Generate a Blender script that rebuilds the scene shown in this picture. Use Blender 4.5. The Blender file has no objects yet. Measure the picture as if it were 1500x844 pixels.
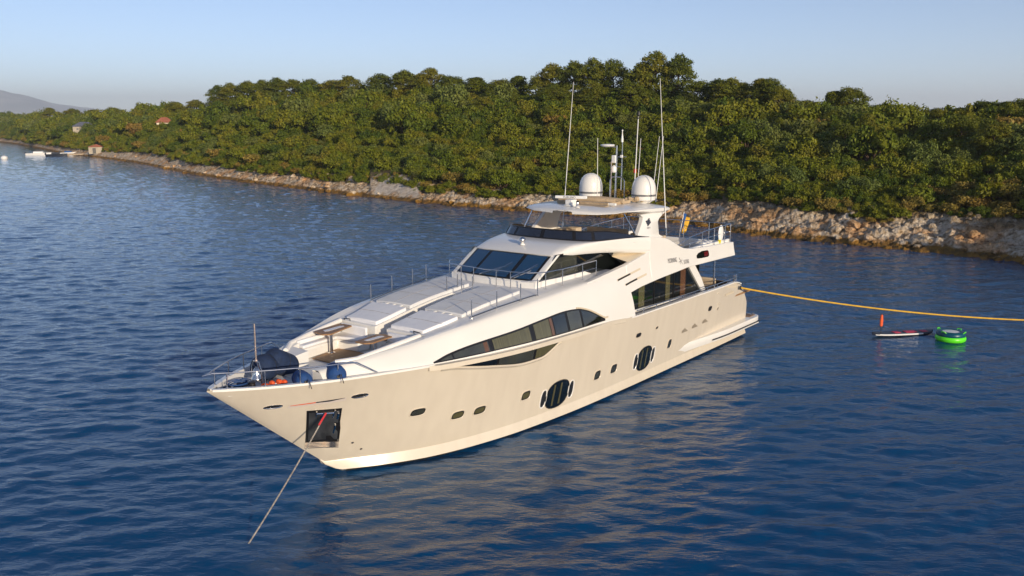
import bpy, bmesh, math, random
import numpy as np
from mathutils import Vector, Matrix, noise
R = math.radians
random.seed(7)
rng = np.random.default_rng(11)
sc = bpy.context.scene
COL = sc.collection

# ------------------------------------------------------------------ camera, sky, sun, exposure
cam = bpy.data.cameras.new('camera')
cam.sensor_width = 36.0
cam.lens = 36.0 * 1300 / 1500
cam.clip_start = 0.2
cam.clip_end = 40000
co = bpy.data.objects.new('camera', cam)
COL.objects.link(co)
co.location = (0, 0, 10.915)
co.rotation_euler = (R(90 - 10.558), 0, 0)
sc.camera = co
sc.render.resolution_x, sc.render.resolution_y = 1024, 576

SUN_DIR = Vector((0.46, -0.88, 0.0)).normalized()      # where the sun stands, seen from the scene
SUN_EL = R(12)
world = bpy.data.worlds.new("World")
sc.world = world
world.use_nodes = True
wn = world.node_tree
sky = wn.nodes.new('ShaderNodeTexSky')
sky.sky_type = 'NISHITA'
sky.sun_disc = False
sky.sun_elevation = SUN_EL
sky.sun_rotation = math.atan2(SUN_DIR.x, SUN_DIR.y)
sky.altitude = 0
sky.air_density = 0.55
sky.dust_density = 0.2
sky.ozone_density = 2.5
bg = wn.nodes['Background']
tint = wn.nodes.new('ShaderNodeMix'); tint.data_type = 'RGBA'; tint.blend_type = 'MULTIPLY'; tint.inputs[0].default_value = 1
tint.inputs[7].default_value = (1.16, .93, .82, 1)
wn.links.new(sky.outputs[0], tint.inputs[6]); wn.links.new(tint.outputs[2], bg.inputs[0])
bg.inputs[1].default_value = 0.11
sun = bpy.data.lights.new('sun', 'SUN')
sun.energy = 2.9
sun.angle = R(0.6)
sun.color = (1.0, 0.84, 0.62)
so = bpy.data.objects.new('sun', sun)
COL.objects.link(so)
sd = SUN_DIR * math.cos(SUN_EL) + Vector((0, 0, math.sin(SUN_EL)))
so.rotation_euler = sd.to_track_quat('Z', 'Y').to_euler()
sc.view_settings.view_transform = 'Standard'
sc.view_settings.look = 'None'
sc.view_settings.exposure = 0.85
sc.view_settings.gamma = 1.0
sc.render.engine = 'CYCLES'
sc.cycles.max_bounces = 6
sc.cycles.volume_bounces = 2
sc.cycles.transparent_max_bounces = 8

# ------------------------------------------------------------------ materials
def principled(name, col, rough=0.5, metal=0.0, ior=None, coat=0.0, spec=None):
    m = bpy.data.materials.new(name)
    m.use_nodes = True
    b = m.node_tree.nodes['Principled BSDF']
    b.inputs['Base Color'].default_value = (*col, 1)
    b.inputs['Roughness'].default_value = rough
    b.inputs['Metallic'].default_value = metal
    if ior: b.inputs['IOR'].default_value = ior
    if coat:
        b.inputs['Coat Weight'].default_value = coat
        b.inputs['Coat Roughness'].default_value = 0.05
    if spec is not None: b.inputs['Specular IOR Level'].default_value = spec
    return m

def nd(m, t, **kw):
    n = m.node_tree.nodes.new(t)
    for k, v in kw.items():
        if k in n.inputs: n.inputs[k].default_value = v
        else: setattr(n, k, v)
    return n

def noisy(name, c1, c2, rough=0.5, scale=6.0, metal=0.0, coat=0.0, bump=0.0, stretch=(1, 1, 1), detail=4, lo=.35, hi=.65, bscale=None, ior=None):
    """two tone procedural surface driven by noise in object space, with optional bump"""
    m = principled(name, c1, rough, metal, ior=ior, coat=coat)
    L = m.node_tree.links
    b = m.node_tree.nodes['Principled BSDF']
    tc = nd(m, 'ShaderNodeTexCoord')
    mp = nd(m, 'ShaderNodeMapping', Scale=stretch)
    L.new(tc.outputs['Object'], mp.inputs[0])
    nz = nd(m, 'ShaderNodeTexNoise', Scale=scale, Detail=detail)
    L.new(mp.outputs[0], nz.inputs['Vector'])
    cr = nd(m, 'ShaderNodeValToRGB')
    cr.color_ramp.elements[0].position = lo
    cr.color_ramp.elements[1].position = hi
    cr.color_ramp.elements[0].color = (*c1, 1)
    cr.color_ramp.elements[1].color = (*c2, 1)
    L.new(nz.outputs[0], cr.inputs[0])
    L.new(cr.outputs[0], b.inputs['Base Color'])
    if bump:
        n2 = nd(m, 'ShaderNodeTexNoise', Scale=bscale or scale * 3, Detail=5)
        L.new(mp.outputs[0], n2.inputs['Vector'])
        bp = nd(m, 'ShaderNodeBump', Strength=bump, Distance=0.05)
        L.new(n2.outputs[0], bp.inputs['Height'])
        L.new(bp.outputs[0], b.inputs['Normal'])
    return m

M = {}
M['hull'] = noisy('hull_paint', (.70, .625, .51), (.66, .585, .475), .24, 1.0, coat=.5, stretch=(2.6, 2.6, .16), lo=.35, hi=.7, metal=.0)
M['white'] = noisy('white_gelcoat', (.82, .80, .76), (.78, .76, .725), .33, .7, coat=.3, lo=.3, hi=.75)
M['deck'] = noisy('white_nonslip_deck', (.80, .79, .78), (.75, .74, .73), .6, 2.0, bump=.1, bscale=60)
M['pad'] = noisy('sun_cushion', (.72, .72, .72), (.66, .66, .66), .85, 1.5, bump=.25, bscale=7)
M['padwhite'] = noisy('white_cushion', (.84, .84, .86), (.80, .80, .82), .8, 1.5, bump=.25, bscale=5)
M['beige'] = noisy('beige_upholstery', (.58, .47, .34), (.50, .40, .28), .85, 3, bump=.3, bscale=9)
M['canvas'] = noisy('beige_canvas', (.50, .38, .25), (.40, .30, .19), .9, 2.5, bump=.5, bscale=6)
M['soffit'] = principled('cream_liner', (.66, .57, .43), .5)
M['teak'] = noisy('teak', (.36, .20, .09), (.25, .135, .06), .55, 3, stretch=(1, 14, 1), bump=.1)
M['steel'] = principled('polished_steel', (.72, .70, .68), .18, 1.0)
M['darksteel'] = principled('dark_steel', (.16, .15, .14), .3, .9)
M['copper'] = principled('warm_steel_plate', (.80, .62, .50), .25, .9)
M['glass'] = principled('dark_glass', (.006, .008, .008), .03, 0, ior=2.0)
M['glass_salon'] = principled('salon_glass', (.008, .010, .010), .05, 0, ior=1.55)
M['darkseam'] = principled('cushion_seam', (.34, .33, .33), .8)
M['wind'] = principled('sky_blue_glass', (.004, .042, .11), .04, 0, ior=2.2)  # sky reflection painted into the blue base colour
M['visor'] = principled('smoked_visor', (.012, .014, .022), .04, 0, ior=2.0)
M['curtain'] = noisy('olive_curtain', (.115, .105, .045), (.075, .07, .03), .25, 3, coat=1, stretch=(12, 1, .2))
M['wood'] = principled('brown_joinery', (.12, .055, .022), .25, coat=1)
M['pane_grey'] = noisy('grey_green_pane', (.055, .058, .043), (.035, .036, .03), .08, 1.6, coat=1)
M['black'] = principled('black_rubber', (.015, .015, .016), .45)
M['seal'] = principled('black_window_seal', (.012, .011, .011), .3)
M['bottom'] = noisy('dark_bottom_paint', (.018, .016, .012), (.045, .036, .02), .6, 3)
M['navy'] = noisy('navy_fender_cover', (.012, .03, .085), (.008, .02, .055), .85, 6, bump=.3)
M['blue'] = noisy('blue_fender_cover', (.012, .065, .23), (.01, .05, .17), .8, 6, bump=.3)
M['orange'] = principled('orange_cloth', (.75, .10, .02), .7)
M['red'] = principled('red_paint', (.55, .02, .015), .4)
M['tape'] = principled('red_white_trim', (.62, .55, .50), .4)
M['dome'] = noisy('radome_white', (.80, .78, .74), (.76, .74, .70), .35, 1.5, coat=.2)
M['stripe'] = principled('dark_stripe', (.02, .025, .04), .4)
M['plast'] = principled('white_plastic', (.8, .79, .77), .4)
M['text'] = principled('grey_lettering', (.30, .29, .29), .4)
M['textdark'] = principled('dark_lettering', (.06, .07, .10), .4)
M['yellow'] = noisy('yellow_rope', (.72, .42, .03), (.60, .34, .02), .7, 8)
M['rope'] = noisy('grey_rope', (.42, .38, .33), (.20, .18, .16), .85, 14)
M['redrope'] = principled('red_chafe_guard', (.55, .03, .04), .7)
M['green'] = principled('lime_green_pvc', (.12, .80, .02), .35)
M['teal'] = noisy('teal_pvc', (.0, .09, .13), (.0, .06, .10), .35, 3)
M['flagblue'] = principled('blue_flag_cloth', (.015, .09, .30), .8)
M['flagyellow'] = principled('yellow_flag_cloth', (.72, .40, .03), .8)
M['sail'] = principled('pink_board_pad', (.60, .04, .10), .6)
M['housewhite'] = noisy('white_render', (.46, .40, .32), (.38, .33, .26), .8, 1)
M['roofred'] = noisy('red_roof_tiles', (.30, .10, .06), (.22, .07, .04), .8, 2)
M['roofblue'] = noisy('blue_grey_roof', (.035, .05, .11), (.03, .04, .08), .6, 2)
M['concrete'] = noisy('pale_concrete', (.42, .33, .24), (.34, .26, .18), .9, 2, bump=.3)

# ------------------------------------------------------------------ helpers
def tag(o, label=None, cat=None, group=None, kind=None):
    if label: o['label'] = label
    if cat: o['category'] = cat
    if group: o['group'] = group
    if kind: o['kind'] = kind
    return o

def empty(name, loc=(0, 0, 0), rz=0.0, parent=None):
    o = bpy.data.objects.new(name, None)
    o.empty_display_size = .3
    COL.objects.link(o)
    o.location = loc
    o.rotation_euler = (0, 0, rz)
    if parent: o.parent = parent
    return o

def copy_tree(o, parent=None):
    c = o.copy()
    COL.objects.link(c)
    if parent: c.parent = parent
    for ch in list(o.children): copy_tree(ch, c)
    return c

class G:
    """collects shapes, links them as one mesh object"""
    def __init__(s): s.v = []; s.f = []
    def add(s, vs, fs):
        n = len(s.v)
        s.v += [tuple(v) for v in vs]
        s.f += [tuple(i + n for i in f) for f in fs]
        return s
    def box(s, c, d, rot=None):
        vs = []
        for z in (-1, 1):
            for y in (-1, 1):
                for x in (-1, 1):
                    p = Vector((x * d[0] / 2, y * d[1] / 2, z * d[2] / 2))
                    if rot is not None: p = Matrix.Rotation(rot[1], 3, rot[0]) @ p
                    vs.append(p + Vector(c))
        return s.add(vs, [(0, 2, 3, 1), (4, 5, 7, 6), (0, 1, 5, 4), (2, 6, 7, 3), (0, 4, 6, 2), (1, 3, 7, 5)])
    def tube(s, pts, r, n=8, cap=True):
        pts = [Vector(p) for p in pts]
        rings = []
        for i, p in enumerate(pts):
            a = pts[max(i - 1, 0)]; b = pts[min(i + 1, len(pts) - 1)]
            t = (b - a).normalized()
            u = t.orthogonal().normalized() if abs(t.z) > .95 else t.cross(Vector((0, 0, 1))).normalized()
            w = t.cross(u)
            rr = r[i] if isinstance(r, (list, tuple)) else r
            rings.append([p + (u * math.cos(k * 2 * math.pi / n) + w * math.sin(k * 2 * math.pi / n)) * rr for k in range(n)])
        return s.loft(rings, True, cap)
    def loft(s, rings, closed=True, cap=False):
        n = len(rings[0])
        vs = [p for r_ in rings for p in r_]
        fs = []
        for i in range(len(rings) - 1):
            for k in range(n if closed else n - 1):
                a = i * n + k; b = i * n + (k + 1) % n
                fs.append((a, b, b + n, a + n))
        if cap:
            fs.append(tuple(range(n - 1, -1, -1)))
            fs.append(tuple(range((len(rings) - 1) * n, len(rings) * n)))
        return s.add(vs, fs)
    def lathe(s, prof, c=(0, 0, 0), n=24, axis='z', sc_=(1, 1, 1)):
        rings = []
        for r_, z in prof:
            ring = []
            for k in range(n):
                a = k * 2 * math.pi / n
                p = (r_ * math.cos(a) * sc_[0], r_ * math.sin(a) * sc_[1], z * sc_[2])
                if axis == 'x': p = (p[2], p[0], p[1])
                if axis == 'y': p = (p[1], p[2], p[0])
                ring.append((p[0] + c[0], p[1] + c[1], p[2] + c[2]))
            rings.append(ring)
        return s.loft(rings, True, True)
    def ball(s, c, r, n=14, rot=None):
        if not isinstance(r, (tuple, list)): r = (r, r, r)
        rings = []
        for i in range(n // 2 + 1):
            t = math.pi * i / (n // 2)
            rr = max(math.sin(t), .002)
            ring = []
            for k in range(n):
                a = 2 * math.pi * k / n
                p = Vector((r[0] * rr * math.cos(a), r[1] * rr * math.sin(a), -r[2] * math.cos(t)))
                if rot is not None: p = Matrix.Rotation(rot[1], 3, rot[0]) @ p
                ring.append(p + Vector(c))
            rings.append(ring)
        return s.loft(rings, True, True)
    def prism(s, poly, lo, hi, axis='y'):
        """polygon extruded along axis; poly in the two other coordinates"""
        def P(a, b, c):
            return {'y': (a, c, b), 'z': (a, b, c), 'x': (c, a, b)}[axis]
        n = len(poly)
        vs = [P(a, b, lo) for a, b in poly] + [P(a, b, hi) for a, b in poly]
        fs = [tuple(range(n))[::-1], tuple(range(n, 2 * n))] + [(i, (i + 1) % n, (i + 1) % n + n, i + n) for i in range(n)]
        return s.add(vs, fs)
    def build(s, name, mat, parent=None, smooth=False, angle=35, bevel=0, mats=None, fmat=None, bseg=2):
        me = bpy.data.meshes.new(name)
        me.from_pydata(s.v, [], s.f)
        bm = bmesh.new(); bm.from_mesh(me)
        bmesh.ops.remove_doubles(bm, verts=bm.verts, dist=1e-5)
        bmesh.ops.recalc_face_normals(bm, faces=bm.faces)
        bm.to_mesh(me); bm.free()
        o = bpy.data.objects.new(name, me)
        COL.objects.link(o)
        for m in (mats or [mat]): me.materials.append(m)
        if fmat and len(me.polygons) == len(fmat):
            me.polygons.foreach_set('material_index', fmat)
        if smooth:
            me.polygons.foreach_set('use_smooth', [True] * len(me.polygons))
            me.set_sharp_from_angle(angle=R(angle))
        if bevel:
            md = o.modifiers.new('bevel', 'BEVEL')
            md.width = bevel; md.segments = bseg; md.limit_method = 'ANGLE'; md.angle_limit = R(30)
            md.harden_normals = False
            me.polygons.foreach_set('use_smooth', [True] * len(me.polygons))
            me.set_sharp_from_angle(angle=R(50))
        if parent: o.parent = parent
        return o

def pchip(xs, ys):
    """smooth monotone interpolation through points"""
    xs = np.array(xs, float); ys = np.array(ys, float)
    h = np.diff(xs); d = np.diff(ys) / h
    m = np.zeros(len(xs)); m[0] = d[0]; m[-1] = d[-1]
    for i in range(1, len(xs) - 1):
        if d[i - 1] * d[i] > 0:
            w1 = 2 * h[i] + h[i - 1]; w2 = h[i] + 2 * h[i - 1]
            m[i] = (w1 + w2) / (w1 / d[i - 1] + w2 / d[i])
    def f(x):
        x = min(max(x, xs[0]), xs[-1])
        i = min(int(np.searchsorted(xs, x, side='right')) - 1, len(xs) - 2)
        i = max(i, 0)
        t = (x - xs[i]) / h[i]
        return float((2*t**3-3*t*t+1)*ys[i] + (t**3-2*t*t+t)*h[i]*m[i] + (-2*t**3+3*t*t)*ys[i+1] + (t**3-t*t)*h[i]*m[i+1])
    return f

def lerp(a, b, t): return a + (b - a) * t
def smooth01(t):
    t = min(max(t, 0), 1); return t * t * (3 - 2 * t)
def mirror(pts): return [(p[0], -p[1], p[2]) for p in pts]

def text_mesh(name, body, size, loc, ex, ey, mat, parent, extrude=.002, font_scale=(1, 1)):
    """text lying in the plane spanned by ex (reading direction) and ey (up), as real thin letters"""
    cu = bpy.data.curves.new(name, 'FONT')
    cu.body = body; cu.size = size; cu.extrude = extrude; cu.align_x = 'LEFT'
    tmp = bpy.data.objects.new(name, cu)
    COL.objects.link(tmp)
    dg = bpy.context.evaluated_depsgraph_get()
    me = bpy.data.meshes.new_from_object(tmp.evaluated_get(dg))
    bpy.data.objects.remove(tmp); bpy.data.curves.remove(cu)
    o = bpy.data.objects.new(name, me)
    me.materials.clear(); me.materials.append(mat)
    COL.objects.link(o)
    ex = Vector(ex).normalized(); ey = Vector(ey); ey = (ey - ex * ey.dot(ex)).normalized(); ez = ex.cross(ey)
    rot = Matrix((ex * font_scale[0], ey * font_scale[1], ez)).transposed()
    me.transform(Matrix.Translation(Vector(loc)) @ rot.to_4x4())
    o.parent = parent
    return o

# ================================================================== THE YACHT
# yacht frame: x forward from the stern, y to port, z up from the waterline, in metres
AZ = R(37.544)
yacht = empty('motor_yacht', (10.218, 47.587, 0), math.atan2(-math.cos(AZ), -math.sin(AZ)))
tag(yacht, 'large white and cream motor yacht with two radomes, moored off the rocky shore', 'yacht')
Y = yacht
BOW = Vector((-math.sin(AZ), -math.cos(AZ), 0)); PORT = Vector((math.cos(AZ), -math.sin(AZ), 0))
def yw2w(p): return Vector((10.218, 47.587, 0)) + BOW * p[0] + PORT * p[1] + Vector((0, 0, p[2]))

bs = pchip([0, 2, 5, 12, 17, 20, 22, 23, 24, 25, 26, 27, 28, 29, 29.6, 30, 30.3, 30.5],
           [3.25, 3.35, 3.45, 3.46, 3.45, 3.4, 3.27, 3.13, 2.94, 2.69, 2.36, 2.0, 1.58, 1.06, .70, .42, .2, .0])
zs = pchip([0, 3, 12.9, 14.9, 17.8, 20, 24.6, 28, 30.5], [3.17, 3.19, 3.19, 3.32, 3.38, 3.42, 3.55, 3.6, 3.68])
yk = pchip([.7, 5, 11.8, 15.6, 19.7, 21.9, 23.6, 25, 25.6, 26.2, 26.7], [2.95, 3.0, 3.0, 2.95, 2.68, 2.3, 1.8, 1.1, .72, .34, 0])
def stemz(x): return max(0, (x - 26.1) / 4.4 * 3.62 + .03) if x > 26.1 else 0
XA = pchip([.0, .87, 1.69, 2.37, 2.80, 2.98, 3.12, 3.19], [.70, .74, .90, 1.45, 1.95, 2.3, 2.75, 3.1])
KN = .43
def hull_y(x, z):
    zt = zs(x)
    if x >= 26.7:
        z0 = stemz(x); s = min(max((z - z0) / max(zt - z0, 1e-3), 0), 1)
        return bs(x) * s ** lerp(.90, .80, smooth01((x - 26.7) / 3))
    s = min(max((z - KN) / (zt - KN), 0), 1)
    return lerp(yk(x), bs(x), s ** lerp(.88, 1.0, smooth01((26.7 - x) / 10)))

def hull_mesh():
    xs = list(np.arange(.7, 26, .35)) + list(np.arange(26, 30.3, .14)) + [30.3, 30.38, 30.44, 30.48, 30.5]
    rows = 22
    rings = []
    for x in xs:
        zt = zs(x)
        half = []
        zlow = max(KN, stemz(x)) if x > 26.1 else KN
        if x >= 26.7: zlow = stemz(x)
        for i in range(rows):
            z = lerp(zt, zlow, i / (rows - 1))
            xe = x
            if x < 5:
                a = XA(min(z, 3.19)); xe = a + (x - .7) / 4.3 * (5 - a)
            half.append((xe, hull_y(x, z), z))
        # chine flat: knuckle steps out, then turns under
        if x < 26.7:
            k = yk(x); f = min(1, k / .8)
            zc = .14
            z0 = min(stemz(x), KN)
            half.append((x, k + .02 * f, KN - .06 * f))
            half.append((x, k + .10 * f, max(KN - .32, z0 * .9)))
            half.append((x, k + .03 * f, max(.10, z0 * .8)))
            half.append((x, max(k - .22, 0), -.02 if x < 26.1 else z0))
        else:
            for _ in range(4): half.append((x, 0, stemz(x)))
        half.append((x, 0, -1.0 if x < 26 else stemz(x)))
        rings.append(half)
    return rings
hr = hull_mesh()
g = G()
full = []
for h in hr:
    full.append(h + [(p[0], -p[1], p[2]) for p in h[::-1][1:]])
n = len(full[0])
g.loft(full, False)
g.f.append(tuple(range(n)))                                     # transom
hull = g.build('hull', M['hull'], Y, smooth=True, angle=22)
hull['label'] = 'cream painted hull with sharp raked bow'

# dark bottom paint band just above the waterline
for sgn in (1,):
    g = G()
    ring = []
    for x in np.arange(.75, 26.0, .4):
        k = yk(x)
        f = min(1, k / .8)
        ring.append([(x, k + .035 * f, .12), (x, max(k - .22, 0) + .012, -.08)])
    g.loft(ring, False)
    ring2 = [mirror(r_) for r_ in ring]
    g.loft(ring2, False)
    g.build('boot_stripe', M['bottom'], Y, smooth=True)

# sheer cap: white rim running round the top of the hull, bulwark lining
g = G()
for sg in (1, -1):
    ring = []
    for x in list(np.arange(24.4, 30.3, .2)) + [30.3, 30.4]:
        b, z = bs(x), zs(x)
        w = min(.16, b * .9)
        ring.append([(x, sg * (b + .015), z - .035), (x, sg * (b + .015), z + .03), (x, sg * (b - w), z + .03), (x, sg * (b - w), z - .03)])
    g.loft(ring, False)
g.build('bow_rim', M['white'], Y, smooth=True, angle=30)
g = G()
ringd = []
for x in list(np.arange(26.0, 30.0, .2)) + [30.0]:
    b, z = bs(x), zs(x)
    w = min(.16, b * .9)
    ringd.append([(x, (b - w), z + .02), (x, (b - w) * .94, z - .22), (x, -(b - w) * .94, z - .22), (x, -(b - w), z + .02)])
g.loft(ringd, False)
g.build('bow_deck', M['deck'], Y, smooth=True, angle=30)

# aft bulwark lining, cap and decks
g = G()
for sg in (1, -1):
    ring = []
    for x in np.arange(2.3, 13.6, .3):
        b, z = bs(x), zs(x)
        if x < 3.4: z = min(z, float(np.interp(x, [2.3, 2.75, 3.2], [2.99, 3.13, 3.19])))
        ring.append([(x, sg * (b + .012), z - .03), (x, sg * (b + .012), z + .025), (x, sg * (b - .17), z + .025), (x, sg * (b - .17), 2.45)])
    g.loft(ring, False)
g.build('bulwark_cap', M['white'], Y, smooth=True, angle=30)
g = G(); g.box((7.0, 0, 2.42), (12.3, 6.5, .08)); g.build('main_deck', M['teak'], Y)

# stern platform with its long side ledge
g = G()
def yp(x): return 3.02 + .37 * smooth01((8.8 - x) / 5.5)
xsl = list(np.arange(-.3, 8.9, .4))
ring = []
for x in xsl:
    w = yp(x); e = .12 if x < -.2 else 0
    ring.append([(x, -w + e, .93), (x, w - e, .93), (x, w + .02 - e, .88), (x, w + .02 - e, .72), (x, w - .05, .52), (x, -w + .05, .52), (x, -w - .02 + e, .72), (x, -w - .02 + e, .88)])
ring.insert(0, [(-.42, p[1] * .95, p[2]) for p in ring[0]])
g.loft(ring, True, True)
plat = g.build('swim_platform', M['white'], Y, smooth=True, angle=30)
g = G()
g.loft([[(x, yp(x) + .022, .70), (x, yp(x) + .04, .665), (x, yp(x) + .022, .63)] for x in np.arange(-.3, 5.6, .4)], False)
g.build('rub_stripe', M['black'], plat)
g = G(); g.box((.15, 0, .945), (.75, 6.3, .02)); g.build('teak_inlay', M['teak'], plat)
g = G()
g.tube([(-.05, 3.1, .94), (-.05, 3.1, 1.05)], .025); g.tube([(.2, 3.1, .94), (.2, 3.1, 1.05)], .025); g.tube([(-.15, 3.1, 1.05), (.3, 3.1, 1.05)], .03)
g.build('cleat', M['steel'], plat, smooth=True)

# ------------------------------------------------------------------ main deckhouse (full beam, forward)
ysh = pchip([13, 16.4, 18.6, 20.5, 22.2, 23.6, 24.85, 25.8, 26.8, 27.6], [2.97, 2.96, 2.93, 2.88, 2.76, 2.55, 2.24, 1.93, 1.60, 1.28])
zsh = pchip([13, 16.4, 18.6, 20.5, 22.2, 23.6, 24.85, 25.8, 26.8, 27.6], [4.97, 4.87, 4.75, 4.63, 4.49, 4.33, 4.14, 4.02, 3.88, 3.76])
zdk = pchip([13, 15, 17, 18.8, 19.7, 20.9, 22, 23.6, 25, 26.5, 27.6], [4.99, 4.96, 4.93, 4.88, 4.81, 4.71, 4.56, 4.28, 4.10, 3.90, 3.78])
def base_y(x): return min(bs(x) - .03 - .25 * smooth01((x - 25.2) / 2.0), hull_y(x, base_z(x)) - .05 * smooth01((x - 24.8) / .6) - .02)
def base_z(x): return zs(x) - .02 - .16 * smooth01((x - 25.4) / 1.5)
def side_y(x, z):
    """outer surface of the deckhouse side"""
    z0, z1 = base_z(x), zsh(x)
    s = min(max((z - z0) / (z1 - z0), 0), 1)
    return lerp(base_y(x), ysh(x), s ** 1.25)
g = G()
for sg in (1, -1):
    ring = []
    for x in list(np.arange(13.05, 27.6, .3)) + [27.6]:
        z0, z1 = base_z(x), zsh(x)
        r_ = []
        for i in range(9):
            z = lerp(z0, z1 - .04, i / 8)
            r_.append((x, sg * side_y(x, z), z))
        y1 = ysh(x)
        r_.append((x, sg * (y1 - .035), z1 + .012))
        r_.append((x, sg * (y1 - .10), z1 + .04))
        r_.append((x, sg * (y1 - .35), lerp(z1 + .04, zdk(x), .6)))
        ring.append(r_)
    g.loft(ring, False)
# front end of the nose
fr = [(27.6, side_y(27.6, lerp(base_z(27.6), zsh(27.6), i / 6)), lerp(base_z(27.6), zsh(27.6), i / 6)) for i in range(7)]
for sg in (1, -1):
    for i in range(6):
        a, b_ = fr[i], fr[i + 1]
        q = [(a[0], sg * a[1], a[2]), (b_[0], sg * b_[1], b_[2]), (27.6, sg * .95, b_[2] + .0), (27.6, sg * .95, a[2])]
        g.add(q, [(0, 1, 2, 3)])
deckhouse = g.build('deckhouse_side', M['white'], Y, smooth=True, angle=28)

# foredeck sheet with the sunken seating well and the stepped corridor cut out
FL = 3.44
def ywell(x): return lerp(1.85, 1.50, (x - 23.9) / 3.0) if x > 23.9 else 2.06
xl = [13.05, 14, 15, 16, 17, 17.9, 18.6, 19.3, 20.0, 20.9, 21.8, 22.7, 23.5, 23.9, 24.4, 25, 25.6, 26.1, 26.5, 27.1, 27.6]
cuts = [-1e9, -.55, -.28, .28, .95, 1e9]
def yline(i, x):
    o = ysh(x) - .35; w = min(ywell(x), o - .05)
    L_ = [-o, -w, -.55, -.28, .28, .95, w, o]
    return L_[i]
def topz(x, y):
    o = ysh(x) - .35
    e = lerp(zsh(x) + .04, zdk(x), .6)
    t = smooth01((o - abs(y)) / .35)
    return lerp(e, zdk(x), t) + .0
g = G(); gw = G()
def skipped(i, j):
    if j < 1 or j > 5: return False
    xm = (xl[i] + xl[i + 1]) / 2
    if 23.9 < xm < 26.5: return True
    if 26.5 < xm: return j in (2, 3, 4)
    if 20.0 < xm < 23.9: return j == 3
    return False
for i in range(len(xl) - 1):
    for j in range(7):
        P = [(xl[i + a], yline(j + b, xl[i + a]), 0) for a, b in ((0, 0), (1, 0), (1, 1), (0, 1))]
        P = [(p[0], p[1], topz(p[0], p[1])) for p in P]
        if not skipped(i, j):
            g.add(P, [(0, 1, 2, 3)])
        else:
            nb = [((i, j - 1), 0, 1), ((i + 1, j), 1, 2), ((i, j + 1), 2, 3), ((i - 1, j), 3, 0)]
            for (a, b), p, q in nb:
                if a >= len(xl) - 1: continue
                if not skipped(a, b) or (j == 3 and P[0][0] < 23.8 and False):
                    A, B = P[p], P[q]
                    gw.add([A, B, (B[0], B[1], FL - .02), (A[0], A[1], FL - .02)], [(0, 1, 2, 3)])
foredeck = g.build('foredeck', M['deck'], Y, smooth=True, angle=25)
gw.build('well_lining', M['white'], foredeck)
# rounded coaming round the well
g = G()
for sg in (1, -1):
    pts = [(24.0, sg * (ywell(24.0) + .02)), (24.8, sg * (ywell(24.8) + .03)), (25.6, sg * (ywell(25.6) + .03)), (26.4, sg * (ywell(26.4) + .0)), (26.9, sg * 1.15)]
    pts3 = [(x, y, topz(x, abs(y)) + .02) for x, y in pts]
    g.tube(pts3, .085, 10)
g.build('well_coaming', M['white'], foredeck, smooth=True)
g = G(); g.prism([(23.6, -1.9), (23.6, 1.9), (26.2, 1.7), (27.6, 1.2), (27.6, -1.2), (26.2, -1.7)], FL - .07, FL - .01, 'z'); g.build('well_floor', M['white'], foredeck)
g = G(); g.prism([(25.95, -1.05), (24.6, -1.36), (24.5, -.6), (24.5, .0), (25.35, .1), (25.95, .32)], FL + .0, FL + .03, 'z')
g.build('teak_floor', M['teak'], foredeck)
# corridor steps
g = G()
for k, (x0, x1, z) in enumerate([(23.35, 23.95, 3.82), (22.6, 23.35, 4.08), (20.0, 22.6, 4.26)]):
    g.box(((x0 + x1) / 2, 0, z / 2 + 1.6), (x1 - x0, .555, z - 3.2))
g.build('corridor_step', M['white'], foredeck)
g = G()
for x0, x1, z in [(23.42, 23.9, 3.83), (22.7, 23.3, 4.09), (21.2, 22.55, 4.27)]:
    g.box(((x0 + x1) / 2, 0, z), (x1 - x0, .46, .025))
g.build('teak_tread', M['teak'], foredeck)
# benches and cushions of the well
def bench(pts, z0, z1, name, mat, bev=.05):
    g = G(); g.prism(pts, z0, z1, 'z'); return g.build(name, mat, Y, bevel=bev)
bench([(23.95, -1.80), (24.5, -1.72), (26.3, -1.48), (26.3, -1.12), (24.62, -1.32), (24.45, -.50), (23.95, -.45)], FL, 3.78, 'bench', M['white'])
bench([(23.97, -1.76), (24.5, -1.68), (26.2, -1.42), (26.2, -1.15), (24.66, -1.34), (24.48, -.56), (23.97, -.50)], 3.785, 3.90, 'seat_cushion', M['padwhite'])
bench([(23.95, 1.80), (26.0, 1.52), (26.0, .98), (24.75, 1.12), (24.5, .45), (23.95, .42)], FL, 3.72, 'bench', M['white'])
bench([(23.97, 1.76), (25.9, 1.49), (25.9, 1.03), (24.72, 1.16), (24.47, .50), (23.97, .47)], 3.725, 3.83, 'seat_cushion', M['padwhite'])
bench([(24.75, 1.10), (25.9, .96), (25.9, .30), (24.75, .22)], FL, 3.58, 'step_box', M['white'])
for sg in (1, -1):
    g = G()
    g.prism([(24.0, sg * 1.80), (24.0, sg * .50), (24.10, sg * .50), (24.12, sg * 1.72)], 3.88, 4.2, 'z')
    g.build('back_cushion', M['padwhite'], Y, bevel=.04)
    g = G()
    g.prism([(24.15, sg * 1.78), (26.2, sg * 1.50), (26.2, sg * 1.42), (24.15, sg * 1.68)], 3.88, 4.02, 'z')
    g.build('back_cushion', M['padwhite'], Y, bevel=.03)
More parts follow.
